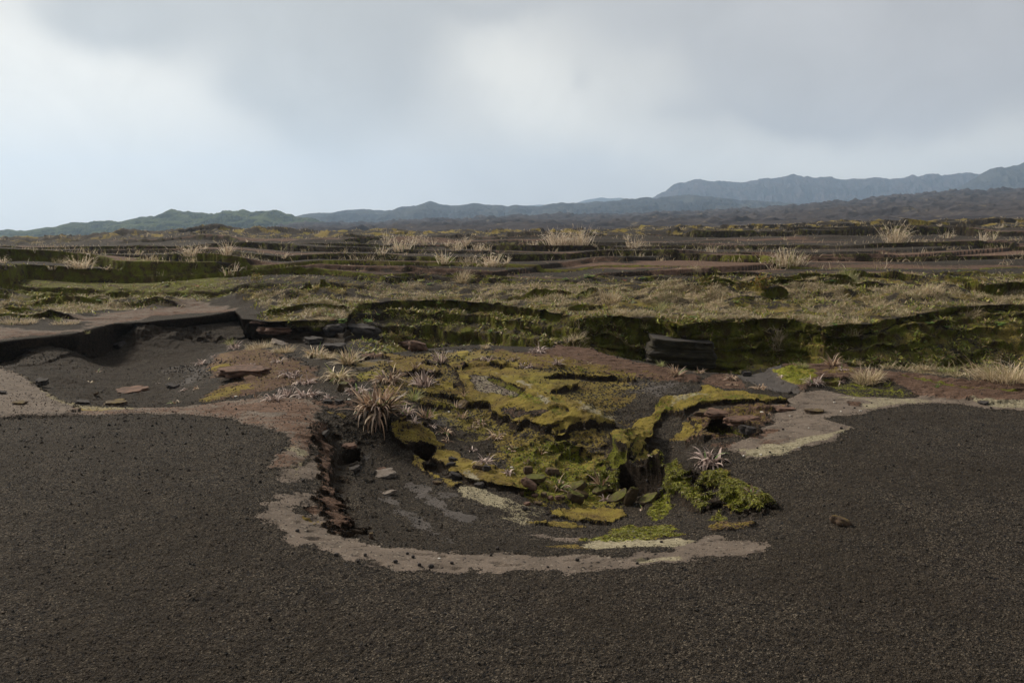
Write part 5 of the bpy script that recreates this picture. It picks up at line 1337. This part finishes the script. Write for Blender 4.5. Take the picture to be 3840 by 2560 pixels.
rk('crust_slab', *P_('Y1',2110,535), 26, 20, 9, 'dark', 'dark jagged flake on the lower moss edge', 'slab', (0, -.2, 0), .5, .2, 73)
# stones on the crust ring
for k, (z, x, y, s) in enumerate([('Y1',508,925,9),('Y1',1370,1200,11),('Y1',1580,1228,10),('Y1',1685,1245,13),('Y1',1525,1152,9),('Y1',1475,1122,8),('Y1',2272,1078,9),('Y1',1105,1142,9),('Y1',1865,1210,9),('Y1',2215,1135,7),
      ('Y2',622,1182,9),('Y2',1130,987,8),('Y2',1368,1018,7),('Y2',362,1238,6),('Y2',543,1240,5),('Y2',165,740,14),('Y2',362,775,8),('Y1',1040,1195,8),('Y1',560,480,9),('Y1',850,1140,11),('Y2',1155,1210,7),
      ('Z4',1115,918,7),('Z4',720,925,6),('Z4',545,1052,5),('Z4',630,1078,5),('Z4',1205,780,5),('Z4',1320,745,4),('Z4',1285,768,4),('Z4',770,678,9),('Z4',1130,780,4)]):
    rk('cinder_stone', *P_(z, x, y), s, s * .9, s * .7, 'dark', 'loose black cinder stone lying on bare crust', 'stone', (0, 0, k), .1, .25, 80 + k, 0, .4, 'black cinder stones on the bare crust')
for k, (z, x, y, s) in enumerate([('Y1',1758,1162,7),('Z4',450,1102,6),('Z4',565,1102,7),('Z4',825,1048,5),('Z4',762,833,5),('Z4',573,806,10),('Z4',1065,742,5),('Z4',895,912,4),('Z4',1110,800,5),('Z4',1245,800,6),('Z4',1198,715,5),('X1',1400,780,8),('X1',320,648,10),('X1',2110,1388,8),('Z1',1600,700,9)]):
    rk('pale_chip', *P_(z, x, y), s, s * .6, 2.2, 'white', 'small white chip lying on the bare ground', 'chip', (0, 0, k), .6, .2, 120 + k, 0, .3, 'small white chips on the crust')

# ================================================================== GROUND COVER
def scatter(mask, n, seed, j=1.0):
    r = np.random.RandomState(seed)
    w = mask.ravel().astype(np.float64); w /= w.sum()
    idx = r.choice(w.size, n, p=w)
    P = Pos.reshape(-1, 3)[idx].copy()
    i, jx = np.unravel_index(idx, Xg.shape)
    i2 = np.minimum(i + 1, NR - 1); j2 = np.minimum(jx + 1, ncol - 1)
    u = r.rand(n, 1); v = r.rand(n, 1)
    P += (Pos[i2, jx] - Pos[i, jx]) * u + (Pos[i, j2] - Pos[i, jx]) * v
    return P, i, jx
insc = ((AC > -.8) & (AC < .8))[None, :]
LM = M['litter'] ; clump = np.zeros_like(Xg); clump[r0:] = np.clip(fbm(X2, Y2, .7, 3, 401) + .45, 0, 1.2) ** 2
mask = np.clip(LM - .35, 0, 1) * clump * insc * (Yg < 60) * (Yg > 14)
n = 60000
P, i_, j_ = scatter(mask, n, 5)
pxm = P[:, 1] / FPX
green = rng.rand(n) < .22
c = pick(STRAW, n, .25) * .85; c[green] = pick(PALEG, green.sum()) * .8
b1 = blades(P, rng.uniform(0, 2 * PI, n), rng.uniform(.2, 1.4, n), rng.uniform(.07, .24, n), np.maximum(.008, pxm * .42), rng.uniform(.3, 1.6, n), c, 3)
tag(link('dry_grass', mesh_np('dry_grass', *b1[:2], LEAF, True, {'tint': b1[2]})), 'thin straw grass covering the slopes', kind='stuff')
# sparse straw wisps on the far plateau
clump[r0:] = sstep(.25, .8, nB + .6 * nC) * (1 - facem)
mask = clump * (Yg > 36) * (Yg < 170) * insc * np.clip(M['litter'] + .15, 0, 1) * beh
n = 9000
P, i_, j_ = scatter(mask, n, 6)
pxm = P[:, 1] / FPX
b1 = blades(P, rng.uniform(0, 2 * PI, n), rng.uniform(.7, 1.5, n), rng.uniform(.12, .5, n), np.maximum(.012, pxm * .4), rng.uniform(.1, 1.2, n), pick(STRAW, n, .2), 2)
tag(link('plateau_grass', mesh_np('plateau_grass', *b1[:2], LEAF, True, {'tint': b1[2]})), 'short dry grass scattered over the plateau', kind='stuff')
# small leafy herbs, moss cushions on wall and talus
clump[r0:] = sstep(.0, .8, fbm(X2, Y2, .8, 4, 411) + .1)
mask = np.clip(gul * .9 + np.pad(lowz * .40, ((r0, 0), (0, 0))), 0, 1) * clump * insc * (Yg > 15) * (Yg < 40)
mask *= 1 - np.pad(leftledge, ((r0, 0), (0, 0)))
n = 46000
P, i_, j_ = scatter(mask, n, 7)
P[:, 2] += .01
HB = np.array([(.30,.31,.05),(.22,.23,.04),(.14,.18,.03),(.30,.27,.05),(.09,.11,.025),(.20,.14,.07),(.34,.26,.14),(.28,.20,.09)])
b1 = blades(P, rng.uniform(0, 2 * PI, n), rng.uniform(-.2, 1.3, n), rng.uniform(.05, .18, n), rng.uniform(.02, .06, n), rng.uniform(.2, 1.2, n), pick(HB, n, .3), 2)
tag(link('small_herbs', mesh_np('small_herbs', *b1[:2], LEAF, True, {'tint': b1[2]})), 'small green and yellow herbs rooted in the banks', kind='stuff')
# moss fringe blades on the bright banks
mask = np.clip(M['bright'] - .45, 0, 1) * (Yg < 14)
n = 30000
P, i_, j_ = scatter(mask, n, 8)
MB = np.array([(.21,.22,.02),(.13,.145,.015),(.27,.26,.03),(.06,.05,.015),(.13,.10,.025)])
b1 = blades(P, rng.uniform(-PI, 0, n), rng.uniform(-.4, .9, n), rng.uniform(.02, .06, n), np.full(n, .009), rng.uniform(.6, 1.6, n), pick(MB, n, .25), 2)
tag(link('moss_growth', mesh_np('moss_growth', *b1[:2], LEAF, True, {'tint': b1[2]})), 'shaggy bright green moss on the banks', kind='stuff')

# loose cinder gravel: small faceted stones
def gravel(name, mask, n, seed, size, cols, label, pw=3.0):
    r = np.random.RandomState(seed)
    P, i_, j_ = scatter(mask, n, seed)
    base = np.array([(1,0,0),(-1,0,0),(0,1,0),(0,-1,0),(0,0,1),(0,0,-1)], f4)
    fc = np.array([(0,2,4),(2,1,4),(1,3,4),(3,0,4),(2,0,5),(1,2,5),(3,1,5),(0,3,5)])
    s = (size[0] + (size[1] - size[0]) * r.rand(n) ** pw)[:, None, None]
    q = base[None] * r.uniform(.55, 1.25, (n, 6, 3)) + r.uniform(-.25, .25, (n, 6, 3))
    q[..., 2] *= .75
    th = r.uniform(0, 2 * PI, n); c_, s_ = np.cos(th)[:, None], np.sin(th)[:, None]
    q = np.stack([q[..., 0] * c_ - q[..., 1] * s_, q[..., 0] * s_ + q[..., 1] * c_, q[..., 2]], -1) * s
    q[..., 2] += s[..., 0] * .35
    V_ = (q + P[:, None]).reshape(-1, 3)
    F_ = (fc[None] + (np.arange(n) * 6)[:, None, None]).reshape(-1, 3)
    C_ = np.repeat(np.concatenate([cols[r.randint(0, len(cols), n)] * r.uniform(.7, 1.3, (n, 1)), np.ones((n, 1))], 1), 6, 0)
    tag(link(name, mesh_np(name, V_, F_, LEAF2, False, {'tint': C_})), label, kind='stuff')
LEAF2 = leaf_mat('cinder_grain', .9, 0.)
CG = np.array([(.022,.019,.016),(.040,.032,.025),(.030,.025,.021),(.075,.058,.042),(.013,.012,.011)])
hardf = np.clip(np.maximum.reduce([M['crust'], M['pale'], M['silt'], M['moss'], M['rust']]), 0, 1)
blurh = blur(blur(hardf, 6), 6)
edgeb = np.clip(4 * blurh * (1 - blurh), 0, 1)
front_full = (1 - beh) * (1 - gul)
scr = np.clip(1.6 - Yg / 14, .05, 1)
gravel('gravel', ((1 - hardf) * .8 + .03) * (1 + 2.5 * edgeb) * front_full * (Yg > 3.2) * (Yg < 13.5) * insc, 50000, 21, (.004, .014), CG, 'loose black cinder gravel', 3.)
gravel('loose_stones', (1 - hardf) * front_full * (Yg > 3.2) * (Yg < 12) * insc * np.clip(Yg / 9, .3, 1.3), 1300, 23, (.010, .030), CG, 'scattered larger cinder stones on the ash', 2.2)
gravel('cinder_crumbs', (edgeb ** 3 + .03 * hardf + .5 * M['rough']) * front_full * (Yg > 5) * (Yg < 20) * insc, 12000, 22, (.006, .030), CG, 'crumbs of black cinder along the edge of the crust', 3.)
# ================================================================== FAR LAND
def far_mat(name, c1, c2, c3, scale, steepc=None):
    m, nt = newmat(name); b = NB(nt)
    out = b.n('ShaderNodeOutputMaterial'); bs = b.n('ShaderNodeBsdfPrincipled'); b.l(bs.outputs[0], out.inputs[0])
    tc = b.n('ShaderNodeTexCoord').outputs['Object']
    n1 = b.noise(tc, scale, 6, .6).outputs['Fac']; n2 = b.noise(tc, scale * 5, 5, .65).outputs['Fac']
    col = b.mix(b.ramp(n1, .38, .62), c1, c2)
    col = b.mix(b.ramp(n2, .58, .72, 0, .9), col, c3)
    b.l(col, bs.inputs['Base Color']); bs.inputs['Roughness'].default_value = 1
    try: bs.inputs['Specular IOR Level'].default_value = .0
    except Exception: pass
    return m

def skyline(tab, dist):
    U = np.array([t[0] for t in tab], float); V = np.array([t[1] for t in tab], float)
    d = [ray(u, v) for u, v in zip(U, V)]
    return np.array([q[0] for q in d]), np.array([CAMH + q[1] * dist for q in d])

def ridge(name, tab, dist, depth, base_z, mat, label, na=700, nr=90, gul=.35, gs=60., seed=0, crest_n=.0, rounded=1.0):
    a, z = skyline(tab, dist)
    A = np.linspace(a.min(), a.max(), na); T = np.linspace(0, 1.6, nr)      # 0 foot .. 1 crest .. 1.6 behind
    Zc = np.interp(A, a, z)
    kern = np.hanning(7); kern /= kern.sum(); Zc = np.convolve(np.pad(Zc, 3, 'edge'), kern, 'valid')
    X = np.zeros((nr, na), f4); Y = np.zeros_like(X)
    Y[:] = (dist - depth * (1 - T))[:, None]; X[:] = A[None, :] * dist * (1 + (Y / dist - 1) * .6)
    Zc = Zc + crest_n * fbm(A.astype(f4) * dist, A.astype(f4) * 0, 34., 6, seed + 5, .62)
    t = np.where(T < 1, T, np.maximum(0, 1 - (T - 1) * 1.2))[:, None] * np.ones_like(X)
    prof = t ** rounded
    h = np.maximum(Zc[None, :] - base_z, 1.)
    e = ridged(X, Y * .45, gs, 5, seed + 11, .55)
    e2 = fbm(X, Y, gs * .6, 4, seed + 21)
    w = np.sin(np.clip(t, 0, 1) * PI) ** .7
    Z = base_z + h * (prof + w * gul * (e * .5 + e2 * .25 - .12))
    Z = np.minimum(Z, base_z + h * (.25 + .78 * t) + 0 * Z)
    P = np.stack([X, Y, Z], -1)
    me = mesh_np(name, P.reshape(-1, 3), grid_faces(nr, na), mat, True)
    o = tag(link(name, me), label, kind='structure')
    return o, P

G_HILL = far_mat('green_hill', (.075, .090, .038, 1), (.030, .040, .020, 1), (.20, .18, .095, 1), .025)
B_HILL = far_mat('dark_hill', (.018, .020, .022, 1), (.042, .042, .036, 1), (.10, .09, .065, 1), .010)
R_HILL = far_mat('red_hill', (.045, .036, .038, 1), (.028, .026, .029, 1), (.085, .060, .055, 1), .008)
DUNE = far_mat('ash_dune', (.040, .036, .038, 1), (.065, .057, .056, 1), (.15, .125, .085, 1), .03)

ridge('far_hills', [(1150,485),(1190,474),(1210,471),(1240,469),(1270,471),(1310,470),(1345,458),(1365,455),(1380,452.5),(1400,455),(1425,453),(1440,457),(1480,470),(1560,480)], 4300, 500, 10, B_HILL, 'faint distant hill tops behind the blue ridge', 300, 30, .2, 120, 1)
ridge('far_hills', [(1440,470),(1495,455),(1515,443),(1530,436),(1545,425),(1560,418),(1600,413),(1620,414),(1640,416),(1660,415),(1700,420),(1725,412),(1740,413),(1760,408),(1800,406),(1820,401.5),(1850,405),
  (1870,408),(1900,406),(1920,409),(1945,411),(1990,409),(2010,406),(2040,411),(2060,411),(2095,402),(2110,404),(2140,398.5),(2165,403),(2190,400),(2230,396),(2260,398),(2300,392),(2352,385),(2500,370)], 3200, 700, 20, R_HILL,
  'long high blue grey ridge under the right hand clouds', 800, 90, .9, 90, 2, 4.)
ridge('far_hills', [(2050,470),(2120,448),(2199,430),(2240,408),(2256,396),(2275,387),(2290,384),(2310,385),(2335,378),(2352,371),(2420,355),(2520,345)], 2500, 900, 20, B_HILL, 'dark mountain flank rising at the right edge', 400, 90, .5, 80, 3, 3.)
ridge('far_hills', [(560,535),(640,512),(690,494),(720,489),(760,488),(790,482),(830,480),(870,482),(905,482),(920,474),(950,472),(960,471),(988,461.5),(1010,469),(1035,472),(1050,472),(1070,468),(1088,465.5),
  (1110,470),(1150,470),(1165,473),(1190,469),(1210,474),(1240,474),(1285,465),(1310,466),(1335,465),(1380,463),(1420,460),(1470,453),(1485,452),(1500,456),(1530,453),(1555,447),(1600,448),(1640,452),(1690,458),(1760,462),(1850,468),(1950,470),(2100,470),(2250,472),(2500,474)],
  2100, 750, 5, B_HILL, 'long dark blue hill ridge crossing behind the ash dunes', 900, 110, .95, 90, 4, 3.)
HG, PG = ridge('hills', [(-250,545),(-100,538),(0,533),(15,527),(45,529),(60,533),(90,524),(120,520),(155,517),(170,512),(205,510),(240,507),(255,505),(300,505),(335,500),(360,498),(372,489),(395,484),(430,484),(460,487),(478,491),
  (500,488),(515,484),(532,481),(560,484),(585,486),(600,481),(625,480),(645,485),(665,492),(690,498),(720,504),(770,512),(850,522),(950,532),(1000,540)], 1150, 330, -9, G_HILL, 'green wooded hill sloping down to the left edge', 1500, 170, 1.3, 55, 5, 5.5, .9)

# dark ash dunes between the plateau and the ridges
TOPD = [(-400,575),(0,566),(300,556),(560,533),(640,522),(690,516),(760,514),(850,516),(940,508),(1000,505),(1100,502),(1200,498),(1300,494),(1400,497),(1520,489),(1640,487),(1760,478),(1894,466),(2000,458),(2063,450),(2150,444),(2250,438),(2352,433),(2700,415)]
na, nr = 1000, 420
A = np.linspace(-.95, .95, na).astype(f4); Yd = np.exp(np.linspace(math.log(225), math.log(1150), nr)).astype(f4)
ta = np.array([ray(u, v)[0] for u, v in TOPD]); tm = np.array([ray(u, v)[1] for u, v in TOPD])
low = [ray(u, v)[1] for u, v in [(0,582),(560,552),(1000,541),(1500,532),(2000,517),(2352,507)]]
la = [ray(u, 540)[0] for u in (0, 560, 1000, 1500, 2000, 2352)]
t = np.clip((np.log(Yd) - math.log(235)) / (math.log(1000) - math.log(235)), 0, 1.1)[:, None]
slope = np.interp(A, la, low)[None, :] * (1 - t) + (np.interp(A, ta, tm)[None, :] - .001) * t
X = A[None, :] * Yd[:, None]; Y = np.repeat(Yd[:, None], na, 1)
Zd = CAMH + slope * Y
rd = np.maximum(ridged(X * .7, Y, 70, 5, 301, .55), -.2); rd2 = np.maximum(ridged(X, Y, 22, 4, 305, .55), -.2)
Zd = Zd + (rd * 8.0 + rd2 * 3.4) * sstep(225, 420, Y) * (.35 + Y / 1100) - 3.6 * sstep(225, 420, Y) * (.35 + Y / 1100)
Zd = Zd - 3 * (1 - sstep(225, 250, Y))
Zd = Zd - (Y - 1000) * .5 * (Y > 1000)
tag(link('terrain', mesh_np('terrain', np.stack([X, Y, Zd], -1).reshape(-1, 3), grid_faces(nr, na), DUNE, True)), 'dark ash dunes and old lava field beyond the plateau', kind='structure')
# wide floor under everything out to the horizon
v = np.array([(-9000, 240, -14), (9000, 240, -14), (9000, 9000, -14), (-9000, 9000, -14)], f4)
tag(link('far_plain', mesh_np('far_plain', v, np.array([[0, 1, 2, 3]]), DUNE, False)), 'flat dark plain below the hills', kind='structure')

# ================================================================== SKY, SUN, AIR
SUN_EL, SUN_AZ = R(36), R(-48)            # azimuth measured from +Y towards +X
w = bpy.data.worlds.new('World'); sc.world = w; w.use_nodes = True
nt = w.node_tree; nt.nodes.clear(); b = NB(nt)
wo = b.n('ShaderNodeOutputWorld'); bg = b.n('ShaderNodeBackground'); b.l(bg.outputs[0], wo.inputs[0])
sky = b.n('ShaderNodeTexSky'); sky.sky_type = 'NISHITA'; sky.sun_disc = False
sky.sun_elevation = SUN_EL; sky.sun_rotation = SUN_AZ % (2 * PI); sky.air_density = 1.; sky.dust_density = 2.5
gen = b.n('ShaderNodeTexCoord').outputs['Generated']
sep = b.n('ShaderNodeSeparateXYZ'); b.l(gen, sep.inputs[0])
az = b.math('ARCTAN2', sep.outputs[0], sep.outputs[1]); el = b.math('ARCSINE', sep.outputs[2])
cmb = b.n('ShaderNodeCombineXYZ'); b.l(az, cmb.inputs[0]); b.l(el, cmb.inputs[1])
wn = b.noise(cmb.outputs[0], 3.2, 6, .5)
wn2 = b.noise(cmb.outputs[0], 9., 7, .6, 2.0, .6)
wsc = b.n('ShaderNodeSeparateColor'); b.l(wn.outputs['Color'], wsc.inputs[0])
azw = b.math('ADD', az, b.math('MULTIPLY', b.math('SUBTRACT', wsc.outputs[0], .5), .20))
elw = b.math('ADD', el, b.math('MULTIPLY', b.math('SUBTRACT', wsc.outputs[1], .5), .15))
def azel(U, V):
    a, m = ray(U, V); x, y, z = a, 1., m; L = math.sqrt(x * x + y * y + z * z)
    return math.atan2(x, y), math.asin(z / L)
def blob(U, V, su, sv, rot=0., k=1.0):
    a0, e0 = azel(U, V)
    dx = b.math('SUBTRACT', azw, a0); dy = b.math('SUBTRACT', elw, e0)
    if rot:
        c, s = math.cos(rot), math.sin(rot)
        dx, dy = b.math('ADD', b.math('MULTIPLY', dx, c), b.math('MULTIPLY', dy, s)), b.math('SUBTRACT', b.math('MULTIPLY', dy, c), b.math('MULTIPLY', dx, s))
    su = su / 1830.; sv = sv / 1830.
    q = b.math('ADD', b.math('POWER', b.math('ABSOLUTE', b.math('DIVIDE', dx, su)), 2.), b.math('POWER', b.math('ABSOLUTE', b.math('DIVIDE', dy, sv)), 2.))
    return b.math('MULTIPLY', b.math('EXPONENT', b.math('MULTIPLY', q, -1.)), k)
dark = None
for args in [(830,190,190,170,0.2,.95),(600,20,420,70,0,.45),(260,20,130,75,0,.45),(420,60,200,70,0,.25),(1960,130,330,130,0,.75),(2280,190,230,120,0,.75),(1800,230,150,60,-.3,.7),(1600,40,420,80,0,.6),(2150,20,400,90,0,.35),(1340,175,30,34,0,.28),(1120,5,300,30,0,.45),(1550,225,80,40,0,.35),(600,180,140,60,0,.3)]:
    v_ = blob(*args); dark = v_ if dark is None else b.math('ADD', dark, v_)
light = None
for args in [(0,180,420,300,0,.8),(330,190,170,120,.3,.5),(1180,170,170,90,-.5,1.),(1080,100,90,45,0,.7),(1330,290,240,60,-.3,.6),(2050,360,420,60,0,.95),(1700,350,200,45,0,.45),(60,480,300,60,0,.35)]:
    v_ = blob(*args); light = v_ if light is None else b.math('ADD', light, v_)
blue = None
for args in [(1000,400,560,80,0,.8),(1250,440,420,60,0,.5),(420,370,260,60,0,.4)]:
    v_ = blob(*args); blue = v_ if blue is None else b.math('ADD', blue, v_)
nz = b.math('ADD', b.math('MULTIPLY', b.math('SUBTRACT', wn.outputs['Fac'], .5), 1.1), b.math('MULTIPLY', b.math('SUBTRACT', wn2.outputs['Fac'], .5), .7))
dk = b.math('ADD', dark, b.math('MULTIPLY', nz, b.lin(dark, 0, .8, .15, .8)))
base = (.475, .457, .42, 1)
col = b.mix(b.math('MULTIPLY', blue, 1., clamp=True), base, (.43, .425, .415, 1))
col = b.mix(b.math('MULTIPLY', light, .9, clamp=True), col, (.57, .545, .49, 1))
dkc = b.mix(b.lin(az, -.25, .45), (.315, .313, .300, 1), (.335, .325, .320, 1))
col = b.mix(b.ramp(dk, .10, .85), col, dkc)
# cloud colours mixed over the clear sky
SKYMIX = b.n('ShaderNodeMix', data_type='RGBA'); SKYMIX.inputs[0].default_value = .96
sk = b.n('ShaderNodeVectorMath', operation='SCALE'); b.l(sky.outputs[0], sk.inputs[0]); sk.inputs['Scale'].default_value = 1.
cv = b.math('ADD', 1.0, b.math('MULTIPLY', nz, .42))
col = b.mul(col, cv)
# unseen sky behind the viewer darkened so slopes facing it fall into shade
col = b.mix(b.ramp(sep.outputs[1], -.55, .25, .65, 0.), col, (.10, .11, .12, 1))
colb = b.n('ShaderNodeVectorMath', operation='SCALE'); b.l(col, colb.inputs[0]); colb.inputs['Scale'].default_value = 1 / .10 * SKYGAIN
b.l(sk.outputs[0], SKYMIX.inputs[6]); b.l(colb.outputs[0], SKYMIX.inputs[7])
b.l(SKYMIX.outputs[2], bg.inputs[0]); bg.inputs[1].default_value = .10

ld = bpy.data.lights.new('sun', 'SUN'); ld.energy = SUN_E; ld.angle = R(10); ld.color = (1., .90, .76)
sun = bpy.data.objects.new('sun', ld); COL.objects.link(sun)
d = (math.sin(SUN_AZ) * math.cos(SUN_EL), math.cos(SUN_AZ) * math.cos(SUN_EL), math.sin(SUN_EL))
from mathutils import Vector
sun.rotation_euler = Vector(d).to_track_quat('Z', 'Y').to_euler(); sun.location = (-30, 10, 40)

# haze: closed box of thin air
bx0, bx1, by0, by1, bz0, bz1 = -4200, 4200, -60, 4900, -16, 460
hv = np.array([(x, y, z) for z in (bz0, bz1) for y in (by0, by1) for x in (bx0, bx1)], f4)
hf = np.array([(0, 2, 3, 1), (4, 5, 7, 6), (0, 1, 5, 4), (2, 6, 7, 3), (0, 4, 6, 2), (1, 3, 7, 5)])
hm, hnt = newmat('haze_air'); hb_ = NB(hnt)
ho = hb_.n('ShaderNodeOutputMaterial'); pv = hb_.n('ShaderNodeVolumePrincipled'); hb_.l(pv.outputs[0], ho.inputs['Volume'])
pv.inputs['Color'].default_value = (.55, .74, 1., 1); pv.inputs['Density'].default_value = HAZE; pv.inputs['Anisotropy'].default_value = 0.3
if HAZE > 0:
    tag(link('haze', mesh_np('haze', hv, hf, hm, False)), 'thin blue haze in the air', kind='stuff')

cam = bpy.data.cameras.new('camera'); cam.sensor_width = 36; cam.lens = 36 * FPX / 1024; cam.clip_start = .1; cam.clip_end = 20000
co = bpy.data.objects.new('camera', cam); COL.objects.link(co); co.location = (0, 0, CAMH); co.rotation_euler = (PI / 2 - PITCH, 0, 0)
sc.camera = co
sc.view_settings.view_transform = 'Standard'; sc.view_settings.look = 'None'; sc.view_settings.exposure = EXPO; sc.view_settings.gamma = 1
sc.cycles.volume_bounces = 2; sc.cycles.max_bounces = 6; sc.cycles.diffuse_bounces = 3
